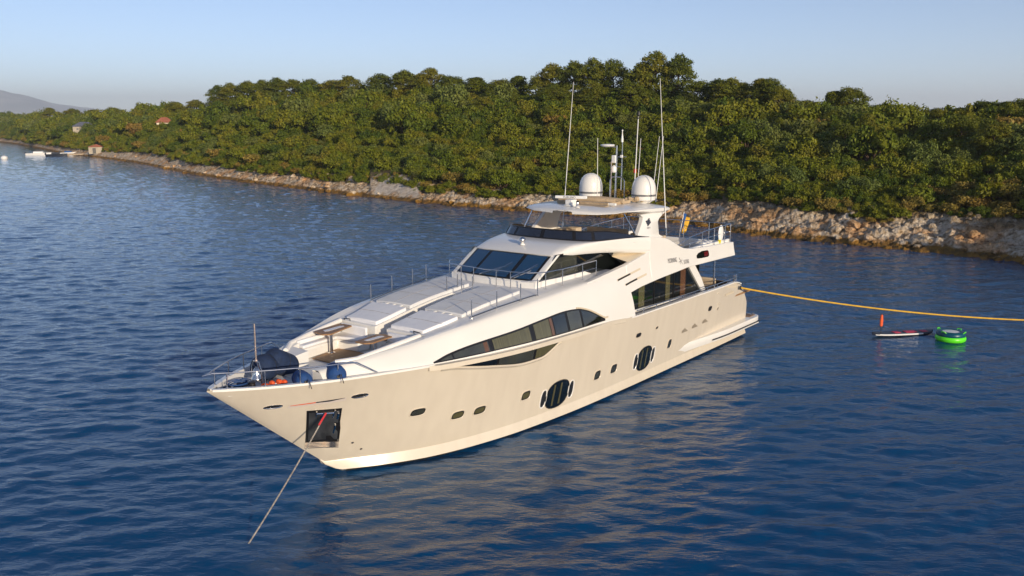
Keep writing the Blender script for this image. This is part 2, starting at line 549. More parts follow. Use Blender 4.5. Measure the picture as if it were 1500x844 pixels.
# two teak tables on steel posts
def table(pts, z, post, ptop):
    t = empty('deck_table', (post[0], post[1], FL), 0, Y)
    L_ = [(p[0] - post[0], p[1] - post[1]) for p in pts]
    g = G(); g.prism(L_, z - FL - .05, z - FL, 'z'); tp = g.build('table_top', M['teak'], t, bevel=.012)
    c = (sum(p[0] for p in L_) / len(L_), sum(p[1] for p in L_) / len(L_))
    g = G()
    q = [(c[0] + (p[0] - c[0]) * .62, c[1] + (p[1] - c[1]) * .30) for p in L_]
    g.prism(q, z - FL + .002, z - FL + .008, 'z'); g.build('inlay_panel', M['padwhite'], tp)
    g = G(); g.tube([(0, 0, ptop), (0, 0, z - FL - .05)], .065, 14)
    g.lathe([(.0, ptop), (.13, ptop), (.13, ptop + .02), (.07, ptop + .05)], n=16)
    g.build('post', M['steel'], t, smooth=True, angle=40)
table([(25.45, -1.52), (24.2, -1.75), (24.05, -1.5), (24.1, -1.18), (25.35, -.80), (25.55, -1.0)], 4.19, (25.12, -1.08), .02)
table([(25.3, .28), (24.2, .12), (24.05, .3), (24.05, .72), (25.1, .86), (25.3, .7)], 4.10, (24.62, .46), .13)
# sun pads
for sg in (1, -1):
    for (x0, x1, mat, nm) in ((22.32, 23.78, 'padwhite', 'front_sun_pad'), (18.95, 22.14, 'pad', 'rear_sun_pad')):
        g = G()
        n_ = 6
        top = []; bot = []
        for i in range(n_ + 1):
            x = lerp(x0, x1, i / n_)
            yo = lerp(2.02, 1.80, smooth01((x - 22.2) / 1.6)) if x > 22.2 else 2.04
            if x > 19: pass
            yi = .34
            z = zdk(x)
            top.append([(x, sg * yi, z + .005), (x, sg * yi, z + .12), (x, sg * lerp(yi, yo, .5), z + .135), (x, sg * yo, z + .115), (x, sg * yo, z + .005)])
        g.loft(top, False)
        g.f.append((0, 1, 2, 3, 4)); g.f.append(tuple(range(n_ * 5, n_ * 5 + 5)))
        pdo = g.build(nm, M[mat], Y, bevel=.03)
        g = G()
        for sx in ([.5] if nm[0] == 'f' else [.33, .66]):
            x = lerp(x0, x1, sx); z = zdk(x)
            g.tube([(x, sg * .38, z + .124), (x, sg * 1.18, z + .138), (x, sg * 1.95, z + .120)], .008, 4)
        if nm[0] == 'r': g.tube([(lerp(x0, x1, t), sg * 1.18, zdk(lerp(x0, x1, t)) + .138) for t in (.02, .25, .5, .75, .98)], .008, 4)
        g.build('seam', M['stripe' if False else 'darkseam'], pdo)
    # recessed joint strip with two bright straps between the pads
    g = G()
    for y in (.8, 1.15, 1.5):
        g.box((22.23, sg * y, zdk(22.23) + .09), (.16, .22, .03))
    g.build('pad_strap', M['plast'], Y)
    g = G()
    g.tube([(23.86, sg * 1.5, 4.2), (23.90, sg * 1.5, 4.34), (23.90, sg * 1.78, 4.32), (23.86, sg * 1.78, 4.18)], .018, 6)
    g.build('grab_handle', M['darksteel'], Y, smooth=True)
# long dark gutter line and small fittings on the port walkway
for sg in (1, -1):
    g = G()
    g.loft([[(x, sg * (ysh(x) - .17), topz(x, ysh(x) - .17) + .04), (x, sg * (ysh(x) - .145), topz(x, ysh(x) - .145) + .045)] for x in np.arange(18.2, 22.7, .3)], False)
    g.build('gutter', M['darksteel'], Y)

# forward side windows (tall wedge) and the crescent window under the ledge, both sides
def strip_panel(x0, x1, lo, hi, yf, off, name, mat, parent, sg=1, n=None, edge=.0):
    n = n or max(2, int(abs(x1 - x0) / .18))
    g = G(); ring = []
    for i in range(n + 1):
        x = lerp(x0, x1, i / n)
        a, b = lo(x), hi(x)
        if b < a + .002: b = a + .002
        r_ = []
        for j in range(5):
            z = lerp(a, b, j / 4)
            r_.append((x, sg * (yf(x, z) + off), z))
        ring.append(r_)
    g.loft(ring, False)
    # returned edge so that the panel has thickness
    top = [[r_[-1], (r_[-1][0], r_[-1][1] - sg * (off + .03), r_[-1][2])] for r_ in ring]
    bot = [[r_[0], (r_[0][0], r_[0][1] - sg * (off + .03), r_[0][2])] for r_ in ring]
    g.loft(top, False); g.loft(bot, False)
    return g.build(name, mat, parent, smooth=True, angle=40)
w_hi = pchip([15.3, 16.44, 17.0, 17.8, 19.05, 20.57, 22.55, 23.68, 24.38], [3.48, 3.99, 4.12, 4.16, 4.10, 4.00, 3.90, 3.775, 3.61])
w_lo = pchip([15.3, 17.94, 20.09, 21.99, 24.38], [3.43, 3.45, 3.505, 3.56, 3.60])
l_hi = pchip([18.4, 18.9, 20.0, 21.43, 23.6], [3.225, 3.245, 3.285, 3.33, 3.37])
l_lo = pchip([18.4, 18.9, 19.3, 20.09, 22.0, 23.0, 23.6], [3.20, 2.95, 2.81, 2.80, 3.06, 3.24, 3.36])
for sg in (1, -1):
    w = strip_panel(15.3, 24.38, lambda x: w_lo(x) - .01, lambda x: w_hi(x) + .02, side_y, .006, 'side_window', M['seal'], Y, sg)
    panes = [(24.1, 23.66, 'pane_grey'), (23.6, 22.1, 'pane_grey'), (21.9, 20.0, 'curtain'), (19.75, 18.85, 'curtain'), (18.60, 17.85, 'glass'), (17.7, 16.92, 'pane_grey'), (16.8, 15.6, 'glass')]
    for a, b, m in panes:
        strip_panel(b, a, lambda x: w_lo(x) + .03, lambda x: w_hi(x) - .035, side_y, .014, 'pane', M[m], w, sg)
    for a, b in ((22.32, 22.14), (18.82, 18.66)):
        strip_panel(b, a, lambda x: w_lo(x) + .03, lambda x: w_hi(x) - .035, side_y, .017, 'wooden_post', M['wood'], w, sg)
    # arched trim over the rear end of the window
    g = G()
    pts = [(x, sg * (side_y(x, w_hi(x) + .05) + .012), w_hi(x) + .05) for x in np.arange(15.1, 17.2, .15)]
    g.tube(pts, .035, 6); g.build('window_trim', M['soffit'], w, smooth=True)
    w = strip_panel(18.42, 23.6, l_lo, l_hi, hull_y, .006, 'crescent_window', M['seal'], Y, sg)
    for a, b, m in [(23.2, 21.75, 'glass'), (21.65, 19.85, 'pane_grey'), (19.72, 18.6, 'curtain')]:
        strip_panel(b, a, lambda x: l_lo(x) + .03, lambda x: l_hi(x) - .03, hull_y, .014, 'pane', M[m], w, sg)
    # lower lip of the crescent
    g = G()
    ring = []
    for x in np.arange(18.3, 24.2, .2):
        z = l_lo(x) if x < 23.6 else lerp(3.36, 3.4, (x - 23.6) / .6)
        ring.append([(x, sg * (hull_y(x, z) + .008), z - .005), (x, sg * (hull_y(x, z - .04) + .05), z - .05), (x, sg * (hull_y(x, z - .1) + .003), z - .12)])
    g.loft(ring, False)
    g.build('window_lip', M['hull'], w, smooth=True, angle=60)
    # the ledge between both windows
    g = G(); ring = []
    for x in np.arange(13.8, 24.75, .3):
        zc = zs(x) - .035
        t = .13 * smooth01((24.75 - x) / .5) * smooth01((x - 14.2) / 3)
        y0 = hull_y(x, zc)
        ring.append([(x, sg * (y0 - .06), zc + .055), (x, sg * (y0 + t), zc + .035), (x, sg * (y0 + t), zc - .115), (x, sg * (hull_y(x, zc - .12)), zc - .13)])
    g.loft(ring, False)
    g.build('side_ledge', M['hull'], Y, smooth=True, angle=30)

# ------------------------------------------------------------------ side fairing from the shoulder up to the flybridge, and overhang
fy = pchip([3.2, 3.8, 4.1, 4.45, 4.8, 5.1, 5.6, 6.3], [3.42, 3.30, 3.20, 3.11, 3.03, 2.985, 2.95, 2.91])
def fair_y(x, z): return fy(z)
def strip_solid(cols, yf, th, name, mat, parent, sg=1, nz=6, bevel=.025):
    """cols: (x, zlow, zhigh); plate whose outer face follows yf, th thick"""
    g = G(); ring = []
    for x, a, b in cols:
        out = [(x, sg * yf(x, lerp(a, b, j / nz)), lerp(a, b, j / nz)) for j in range(nz + 1)]
        inn = [(p[0], p[1] - sg * th, p[2]) for p in out[::-1]]
        ring.append(out + inn)
    g.loft(ring, True, True)
    return g.build(name, mat, parent, bevel=bevel)
top_f = lambda x: float(np.interp(x, [2.62, 5.66, 7.2, 7.9, 8.4, 8.9, 9.5, 10.2, 10.8, 11.1], [5.10, 5.19, 5.27, 5.36, 5.52, 5.74, 5.97, 6.10, 6.17, 6.2]))
bot_f = lambda x: float(np.interp(x, [2.62, 7.7, 8.8, 10.35, 12.1, 13.0], [4.44, 4.49, 4.43, 4.36, 4.24, 4.13]))
diag = lambda x: float(np.interp(x, [11.1, 11.4, 12.96, 15.04, 15.9], [5.60, 5.52, 5.27, 5.02, 4.93]))
for sg in (1, -1):
    cols = [(x, bot_f(x), top_f(x)) for x in list(np.arange(2.62, 11.0, .28)) + [11.1]]
    fa = strip_solid(cols, fair_y, .22, 'side_fairing', M['white'], Y, sg)
    cols = [(x, bot_f(min(x, 13.0)), diag(x)) for x in list(np.arange(11.1, 13.0, .19)) + [13.06]]
    strip_solid(cols, fair_y, .22, 'side_fairing', M['white'], Y, sg)
    cols = [(x, 4.80, diag(x)) for x in list(np.arange(13.06, 15.9, .2))]
    strip_solid(cols, lambda x, z: lerp(fair_y(x, z), ysh(x) - .02, smooth01((x - 13) / 2.5)), .22, 'side_fairing', M['white'], Y, sg)
    # front post of the salon opening: slopes down and forward to the bulwark
    cols = [(x, lerp(3.17, 4.1, smooth01(0)) if False else float(np.interp(x, [12.92, 13.25], [3.18, 3.18])), 4.30) for x in (12.96, 13.1, 13.3)]
    strip_solid(cols, fair_y, .3, 'side_fairing', M['white'], Y, sg)
    # two air slots; a black strip paints the shade in their forward part
    for (xa, za), (xb, zb) in (((13.85, 4.74), (11.95, 4.97)), ((13.35, 4.49), (11.5, 4.69))):
        for t0, t1, mat, nm in ((0, 1, 'soffit', 'air_slot'), (0.02, .55, 'black', 'slot_shade_strip')):
            ax, az_ = lerp(xa, xb, t0), lerp(za, zb, t0); bx, bz_ = lerp(xa, xb, t1), lerp(za, zb, t1)
            h = .042 if nm == 'air_slot' else .034
            o_ = .004 if nm == 'air_slot' else .009
            yy = lambda x, z: (fair_y(x, z) if x < 13.1 else lerp(fair_y(x, z), side_y(x, z) if z < zsh(x) else ysh(x), 1)) + o_
            g = G()
            rr = []
            for i in range(9):
                t = i / 8; x = lerp(ax, bx, t); z = lerp(az_, bz_, t)
                yv = max(fair_y(x, z), side_y(x, z) if x > 13.05 else 0) + o_
                rr.append([(x, sg * (max(fair_y(x, z - h), side_y(x, z - h) if x > 13.05 else 0) + o_), z - h), (x, sg * yv, z), (x, sg * (max(fair_y(x, z + h), side_y(x, z + h) if x > 13.05 else 0) + o_), z + h)])
            g.loft(rr, False)
            g.build('air_slot' if nm == 'air_slot' else 'slot_shade', M[mat], Y)
    # tail light
    g = G(); ring = []
    for x, a, b in ((5.50, 4.77, 4.97), (5.62, 4.72, 5.03), (6.2, 4.73, 5.05), (6.6, 4.75, 4.99), (6.78, 4.78, 4.90)):
        ring.append([(x, sg * (fair_y(x, a) + .012), a), (x, sg * (fair_y(x, (a + b) / 2) + .02), (a + b) / 2), (x, sg * (fair_y(x, b) + .012), b)])
    g.loft(ring, False); o = g.build('side_lamp', M['glass'], Y, smooth=True)
    g = G(); ring = []
    for x in (5.6, 5.8, 6.02):
        a, b = 4.78, 4.98
        ring.append([(x, sg * (fair_y(x, a) + .022), a), (x, sg * (fair_y(x, (a + b) / 2) + .03), (a + b) / 2), (x, sg * (fair_y(x, b) + .022), b)])
    g.loft(ring, False); g.build('red_lens', principled('red_lens', (.14, .012, .015), .1, coat=1), o)

# name on the port side
nb = [('MORNING', 9.58, 4.90, .29, (.62, 1)), ('STAR', 8.12, 4.69, .27, (.80, 1))]
for body, x, z, s_, fs in nb:
    text_mesh('name_lettering', body, s_, (x, fair_y(x, z) + .03, z), (-1, .0, -.045), (0, -.17, 1), M['text'], Y, .003, fs)
g = G()
for (a, b, w) in (((8.50, 5.00), (8.20, 4.68), .03), ((8.46, 4.72), (8.24, 4.96), .025), ((8.56, 4.82), (8.14, 4.88), .02)):
    ya = fair_y(0, a[1]) + .012; yb = fair_y(0, b[1]) + .012
    g.add([(a[0], ya, a[1] + w), (b[0], yb, b[1] + w * .3), (b[0], yb, b[1] - w * .3), (a[0], ya, a[1] - w)], [(0, 1, 2, 3)])
g.build('star_emblem', M['text'], Y)

# fly deck floor (overhang) and its soffit
g = G(); g.prism([(2.62, 0), (2.62, 2.85), (10.6, 2.85), (10.9, 1.9), (14.5, 1.9), (14.5, -1.9), (10.9, -1.9), (10.6, -2.85), (2.62, -2.85)], 4.62, 4.74, 'z')
fly = g.build('fly_deck', M['beige'], Y)
g = G(); g.box((2.68, 0, 4.77), (.14, 5.78, .66)); g.build('stern_coaming', M['white'], fly, bevel=.04)
g = G(); g.box((6.0, 2.74, 5.0), (6.6, .12, .5)); g.box((6.0, -2.74, 5.0), (6.6, .12, .5)); g.build('inner_coaming', M['white'], fly)
g = G(); g.box((11.6, 0, 5.60), (4.6, 3.7, .1)); g.build('raised_floor', M['deck'], fly)
g = G(); g.box((9.3, 0, 5.16), (.1, 5.4, .85)); g.build('riser', M['white'], fly)

# salon on the main deck
g = G()
for sg in (1, -1):
    wall_lo = [(13.1, 2.46), (13.1, 3.22), (9.0, 3.10), (5.75, 3.02), (5.45, 2.9), (5.3, 2.46)]
    g.prism(wall_lo, sg * 2.80 - .05, sg * 2.80 + .05, 'y')
    g.prism([(7.55, 4.7), (7.28, 4.42), (5.78, 3.02), (5.40, 3.02), (5.95, 3.75), (6.95, 4.7)], sg * 2.86 - .06, sg * 2.86 + .06, 'y')
    g.prism([(13.1, 3.3), (13.1, 3.22), (9, 3.10), (5.6, 3.0), (5.6, 3.07), (9, 3.17)], sg * 2.93 - .06, sg * 2.93 + .06, 'y')
salon = g.build('salon_wall', M['white'], Y, bevel=.01)
for sg in (1, -1):
    g = G(); g.prism([(13.25, 4.3), (13.05, 3.26), (9.0, 3.14), (5.85, 3.05), (6.55, 3.83), (7.32, 4.60), (9, 4.6)], sg * 2.82 - .01, sg * 2.82 + .01, 'y')
    w = g.build('salon_window', M['glass_salon'], salon)
    for x0, x1, m in ((11.75, 11.25, 'curtain'), (9.35, 8.95, 'curtain'), (7.95, 7.45, 'wood')):
        g = G(); g.prism([(x0, 4.55), (x0, 3.20), (x1, 3.18), (x1, 4.55 if x1 > 7.4 else 4.5)], sg * 2.835 - .004, sg * 2.835 + .004, 'y')
        g.build('curtain', M[m], salon)
    for x0 in (10.4, 8.6):
        g = G(); g.box((x0, sg * 2.84, 3.88), (.05, .025, 1.4)); g.build('mullion', M['seal'], salon)
g = G(); g.box((5.9, 0, 3.5), (.06, 5.5, 2.05)); g.build('aft_glass_door', M['glass'], salon)
# aft cockpit furniture
g = G(); g.box((3.4, 0, 2.7), (.8, 4.6, .5)); g.box((3.05, 0, 3.0), (.25, 4.6, .5)); g.build('cockpit_sofa', M['beige'], Y, bevel=.06)
g = G(); g.box((4.6, 0, 3.05), (.9, 1.8, .05)); g.tube([(4.6, 0, 2.46), (4.6, 0, 3.03)], .06); g.build('cockpit_table', M['teak'], Y)
g = G(); g.prism([(3.3, -3.2), (6.2, -3.2), (6.4, -2.9), (3.2, -2.9)], 3.15, 3.42, 'z'); g.build('wing_locker', M['beige'], Y, bevel=.05)
g = G()
g.tube([(4.2, 2.75, 2.46), (4.2, 2.75, 4.62)], .045)
g.build('overhang_post', M['steel'], Y, smooth=True)
g = G(); g.tube([(4.2, -2.75, 2.46), (4.2, -2.75, 4.62)], .045)
g.build('overhang_post', M['steel'], Y, smooth=True)

# ------------------------------------------------------------------ wheelhouse
WX0, WX1 = 17.98, 16.60
def wy(z): return lerp(1.93, 1.90, (z - 5.0) / 1.0)
def wsx(z, y):                                         # windscreen surface
    t = (z - 5.14) / (5.98 - 5.14)
    return lerp(WX0, WX1, t) + .20 * (1 - (y / 1.95) ** 2)
# base wall
g = G(); ring = []
for y in np.linspace(-1.97, 1.97, 15):
    bx = .20 * (1 - (y / 1.97) ** 2)
    ring.append([(18.05 + bx, y, 4.80), (18.02 + bx, y, 5.10), (17.96 + bx, y, 5.155), (17.80 + bx, y, 5.165)])
g.loft(ring, False)
for sg in (1, -1):
    g.prism([(18.06, 4.80), (18.0, 5.13), (14.72, 5.13), (13.42, 4.74), (13.4, 4.70)], sg * 1.99 - .05, sg * 1.99 + .05, 'y')
    g.prism([(11.75, 4.7), (11.62, 5.0), (13.30, 5.85), (12.5, 5.85), (10.9, 4.98), (9.3, 4.98), (9.3, 4.7)], sg * 1.99 - .05, sg * 1.99 + .05, 'y')
    g.prism([(12.6, 5.9), (10.9, 4.95), (9.3, 4.95), (9.3, 5.9)], sg * 1.94 - .05, sg * 1.94 + .05, 'y')
wh = g.build('wheelhouse_wall', M['white'], Y, smooth=True, angle=25)
for sg in (1, -1):
    g = G(); g.prism([(12.56, 5.9), (10.88, 4.96), (11.0, 4.93), (12.75, 5.9)], sg * 2.02 - .05, sg * 2.02 + .05, 'y')
    g.prism([(13.25, 5.9), (11.58, 4.99), (11.3, 4.95), (12.9, 5.9)], sg * 2.04 - .05, sg * 2.04 + .05, 'y')
    g.build('raked_pillar', M['soffit'], wh, bevel=.02)
# hollow cream panel between the roof lip and the side fairing
for sg in (1, -1):
    g = G(); ring = []
    for lip, mid_, low_ in (((13.2, 2.46, 5.77), (12.95, 2.22, 5.52), (12.66, 2.86, 5.30)), ((12.5, 2.62, 5.71), (12.35, 2.36, 5.52), (12.1, 2.86, 5.40)), ((11.9, 2.76, 5.66), (11.8, 2.55, 5.53), (11.6, 2.87, 5.49)), ((11.2, 2.91, 5.59), (11.25, 2.80, 5.55), (11.2, 2.88, 5.56))):
        ring.append([(p[0], sg * p[1], p[2]) for p in (lip, tuple(lerp(lip[c], mid_[c], .6) for c in range(3)), mid_, tuple(lerp(mid_[c], low_[c], .4) for c in range(3)), low_)])
    g.loft(ring, False)
    g.build('hollow_panel', M['soffit'], wh, smooth=True, angle=60)
# windscreen: frame sheet, three panes, pillars, wipers
def ws_patch(y0, y1, z0, z1, off, name, mat, parent, skew=0):
    g = G(); ring = []
    for i in range(9):
        r_ = []
        for j in range(5):
            t = j / 4; z = lerp(z0, z1, t)
            y = lerp(y0, y1, i / 8) * lerp(1, .985, t) + skew * t
            r_.append((wsx(z, y) + off, y, z + off * .8))
        ring.append(r_)
    g.loft(ring, False)
    return g.build(name, mat, parent, smooth=True)
wsn = ws_patch(-1.84, 1.84, 5.17, 5.955, 0.0, 'windscreen', M['seal'], Y)
for y0, y1 in ((-1.74, -1.02), (-.88, .70), (.86, 1.74)):
    ws_patch(y0, y1, 5.20, 5.92, .012, 'pane', M['wind'], wsn)
for sg in (1, -1):
    g = G()
    g.loft([[(wsx(z, 1.84) + .01, sg * 1.82, z), (wsx(z, 1.84) + .02, sg * 1.90, z), (wsx(z, 1.84) - .03, sg * 2.03, z), (wsx(z, 1.84) - .17, sg * 2.04, z)] for z in (5.13, 5.5, 5.98)], False)
    g.build('front_pillar', M['white'], Y, smooth=True)
for y0, y1 in ((-.55, .35), (.95, 1.45)):
    g = G()
    g.tube([(wsx(5.2, y0) + .05, y0, 5.22), (wsx(5.50, y1) + .05, y1, 5.54)], [.035, .022], 6)
    g.tube([(wsx(5.36, y1 - .25) + .045, y1 - .25, 5.38), (wsx(5.66, y1 + .12) + .045, y1 + .12, 5.68)], .014, 5)
    g.build('wiper', M['steel'], wsn)
for sg in (1, -1):
    g = G(); g.prism([(17.70, 5.13), (16.66, 6.0), (13.1, 6.0), (13.22, 5.80), (11.60, 4.95), (12.0, 4.75), (13.40, 4.70), (14.72, 5.13)], sg * 2.005 - .012, sg * 2.005 + .012, 'y')
    w = g.build('wheelhouse_side_window', M['glass'], Y)
    g = G(); g.prism([(17.45, 5.17), (16.62, 5.88), (15.3, 5.88), (15.15, 5.17)], sg * 2.022 - .003, sg * 2.022 + .003, 'y')
    g.build('sliding_pane', M['pane_grey'], w)

# roof brow: from windscreen head and side lips up to the foot of the visor
A = [(11.05, 2.95, 5.60), (11.9, 2.78, 5.68), (12.9, 2.55, 5.79), (13.9, 2.36, 5.88), (14.9, 2.18, 5.93), (15.8, 2.06, 5.96), (16.45, 1.99, 5.98), (16.72, 1.88, 5.985), (16.80, 1.4, 5.99), (16.83, .7, 6.0), (16.84, 0, 6.0)]
B = [(11.05, 2.93, 6.19), (11.8, 2.82, 6.24), (12.6, 2.68, 6.27), (13.4, 2.54, 6.28), (14.0, 2.40, 6.285), (14.40, 2.20, 6.29), (14.62, 1.9, 6.295), (14.78, 1.5, 6.30), (14.88, 1.1, 6.305), (14.96, .55, 6.31), (14.98, 0, 6.31)]
A = A + [(p[0], -p[1], p[2]) for p in A[::-1][1:]]; B = B + [(p[0], -p[1], p[2]) for p in B[::-1][1:]]
def dens(Pl):
    out = []
    for i in range(len(Pl) - 1):
        for k in range(3): out.append(tuple(lerp(Pl[i][c], Pl[i + 1][c], k / 3) for c in range(3)))
    return out + [Pl[-1]]
A2, B2 = dens(A), dens(B)
g = G(); ring = []
for a, b in zip(A2, B2):
    r_ = [(a[0] - .04, a[1] * .97, a[2] - .09), (a[0], a[1], a[2] - .02)]
    out = Vector((a[0] - 13.0, a[1] * 2.0, 0)).normalized()
    for j in range(1, 10):
        s = j / 9
        p = Vector(a).lerp(Vector(b), s)
        bul = math.sin(math.pi * s)
        p = p + Vector((0, 0, 1)) * .10 * bul + out * .035 * bul
        r_.append(tuple(p))
    ring.append(r_)
g.loft(ring, False)
g.build('wheelhouse_roof', M['white'], Y, smooth=True, angle=50)
g = G(); g.add([(p[0] - .05, p[1] * .97, p[2] - .085) for p in A2], [tuple(range(len(A2)))]); g.build('roof_lining', M['soffit'], Y)
# smoked visor
g = G(); ring = []; gt = G(); tr = []
for b in B2:
    out = Vector((b[0] - 12.5, b[1] * 1.2, 0)).normalized()
    h = .36 * smooth01((b[0] - 11.0) / 3.2) + .02
    p0 = Vector(b) - out * .03; p1 = p0 - out * (h * .55) + Vector((0, 0, h))
    ring.append([tuple(p0), tuple(p0.lerp(p1, .5)), tuple(p1), tuple(p1 - out * .03), tuple(p0 - out * .03)])
    q0 = p0.lerp(p1, .12) + out * .012 ; q1 = p0.lerp(p1, .88) + out * .012
    tr.append((q0, q1))
g.loft(ring, True, True)
vis = g.build('flybridge_visor', M['seal'], Y, smooth=True, angle=50)
N = len(tr)
spans = [(4, 14), (15, 20), (21, 29), (30, 38), (39, 44), (45, 55)]
for a, b in spans:
    gg = G(); gg.loft([[tuple(tr[i][0]), tuple(tr[i][1])] for i in range(a, min(b, N - 1) + 1)], False)
    gg.build('visor_pane', M['visor'], vis, smooth=True)
# beige dash behind the visor, white inner coaming
g = G(); ring = []
for b in B2:
    c = Vector((12.4, 0, 0))
    out = Vector((b[0] - 12.5, b[1] * 1.2, 0)).normalized()
    h = .36 * smooth01((b[0] - 11.0) / 3.2) + .0
    p = Vector(b) - out * (.07 + h * .3)
    ring.append([(p.x, p.y, b[2] - .1), (p.x, p.y, b[2] + h * .55), ((p - out * .5).x, (p - out * .5).y, b[2] + h * .5), ((p - out * .55).x, (p - out * .55).y, 5.6)])
g.loft(ring, False)
g.build('fly_dashboard', M['canvas'], Y, smooth=True, angle=30)

# searchlight on the roof
t = empty('searchlight', (16.25, .12, 6.19), 0, Y)
g = G(); g.lathe([(.10, 0), (.10, .04), (.05, .07), (.05, .13)], n=14); g.build('base', M['plast'], t, smooth=True)
g = G(); g.ball((0, 0, .20), (.14, .12, .12), 14); g.build('lamp_head', M['steel'], t, smooth=True)

# flybridge seats and helm
for (x, y, w, d, h, z) in ((13.6, .9, .5, .55, .75, 5.6), (13.6, -.3, .5, .55, .75, 5.6), (12.3, 1.5, 1.4, .5, .62, 5.6), (10.6, 1.7, 1.6, .6, .55, 5.6), (10.9, -1.6, 2.2, .6, .6, 5.6), (9.6, -.2, .6, 2.2, .6, 5.6)):
    g = G(); g.box((x, y, z + h * .3), (w, d, h * .6)); g.box((x - w * .4, y, z + h * .75), (w * .2, d, h * .5)); g.build('fly_seat', M['beige'], Y, bevel=.05)
g = G(); g.box((12.0, -.1, 6.15), (1.2, .8, .04)); g.tube([(12, -.1, 5.6), (12, -.1, 6.13)], .05); g.build('fly_table', M['teak'], Y)
for sg in (1, -1):
    g = G(); g.box((9.9, sg * 2.45, 5.92), (1.5, .5, .28)); g.build('side_sofa', M['beige'], Y, bevel=.06)

# ------------------------------------------------------------------ radar arch and hardtop
for sg in (1, -1):
    g = G(); ring = []
    for t in np.linspace(0, 1, 9):
        z = lerp(6.05, 7.12, t)
        xf = float(np.interp(t, [0, .06, .85, 1], [12.2, 11.95, 11.06, 11.3]))
        xb = float(np.interp(t, [0, .08, .7, 1], [9.6, 9.95, 9.85, 9.0]))
        yo = lerp(2.80, 2.58, t); th = .20
        ring.append([(xf, sg * (yo - .03), z), (xf - .06, sg * yo, z), (xb + .06, sg * yo, z), (xb, sg * (yo - .03), z), (xb, sg * (yo - th), z), (xf, sg * (yo - th), z)])
    g.loft(ring, True, True)
    arch = g.build('arch_leg', M['white'], Y, smooth=True, angle=35)
    if sg > 0:
        g = G()
        for k in range(3):
            z = 6.84 - k * .07
            g.box((10.80 - k * .03, 2.655 + k * .014, z), (.30, .03, .055), ('Y', .5))
            g.box((10.92 - k * .05, 2.655 + k * .014, z - .03), (.08, .03, .07), ('Y', -.4))
        g.build('arch_emblem', M['textdark'], arch)
        text_mesh('small_lettering', 'LINE 97', .10, (10.98, 2.735, 6.52), (-1, 0, -.06), (0, -.2, 1), M['text'], arch, .002, (.9, 1))
# hardtop: rounded slab with a bulged front, thick rounded rear
def ht_half(x): return float(np.interp(x, [8.5, 8.75, 9.2, 10.5, 12, 12.8, 13.15, 13.32], [2.25, 2.62, 2.74, 2.72, 2.55, 2.25, 1.6, .5]))
g = G(); ring = []
for x in [8.5, 8.6, 8.75, 9.0, 9.4, 9.9, 10.5, 11.2, 11.9, 12.4, 12.8, 13.0, 13.15, 13.25, 13.32]:
    h = ht_half(x)
    zt = float(np.interp(x, [8.5, 9, 10, 11, 12.5, 13.32], [7.30, 7.42, 7.46, 7.48, 7.46, 7.34]))
    zb = float(np.interp(x, [8.5, 8.9, 9.5, 10.5, 11.2, 12, 13.32], [7.18, 7.02, 7.0, 7.05, 7.16, 7.24, 7.28]))
    up = [(x, h * c, zt - (.13 * abs(c) ** 3) - (.0 if abs(c) < .99 else .02)) for c in (-1, -.96, -.85, -.6, -.3, 0, .3, .6, .85, .96, 1)]
    mid = (zt + zb) / 2 - .06
    lo = [(x, h * c, lerp(zb, 7.28, .6 * (1 - abs(c) ** 4)) if abs(c) < .99 else min(mid, zt - .16)) for c in (1, .93, .5, 0, -.5, -.93, -1)]
    ring.append(up + lo)
g.loft(ring, True, True)
ht = g.build('hardtop', M['white'], Y, smooth=True, angle=40)
# front struts
g = G()
g.tube([(12.2, 2.3, 7.22), (11.65, 2.62, 6.2)], .035, 8)
g.build('hardtop_strut', M['steel'], Y, smooth=True)
g = G(); g.tube([(12.2, -2.3, 7.22), (12.6, -2.62, 6.2)], .035, 8)
g.build('hardtop_strut', M['steel'], Y, smooth=True)
# sliding awning and rolled canvas
g = G()
g.tube([(11.55, -1.35, 7.60), (11.5, -.6, 7.63), (11.4, .3, 7.63), (11.2, 1.25, 7.60)], [.13, .16, .16, .13], 10)
g.tube([(10.9, -1.3, 7.58), (10.8, .3, 7.62), (10.7, 1.4, 7.58)], [.12, .14, .12], 10)
g.box((10.9, 0, 7.52), (1.9, 2.6, .12))
g.build('folded_awning', M['canvas'], ht, smooth=True, angle=30)
g = G(); g.box((12.1, .25, 7.475), (.35, 2.4, .02)); g.build('roof_opening', M['canvas'], ht)
g = G(); g.box((11.75, .2, 7.53), (.12, 2.9, .10)); g.build('awning_rail', M['white'], ht, bevel=.02)
g = G()
for k in range(5): g.ball((9.75 - .12 * k + .1 * (k % 2), 1.0 + .12 * k, 7.56 + .04 * (k % 2)), (.17, .13, .12), 8, ('Z', k))
g.build('crumpled_canvas', M['canvas'], ht, smooth=True)
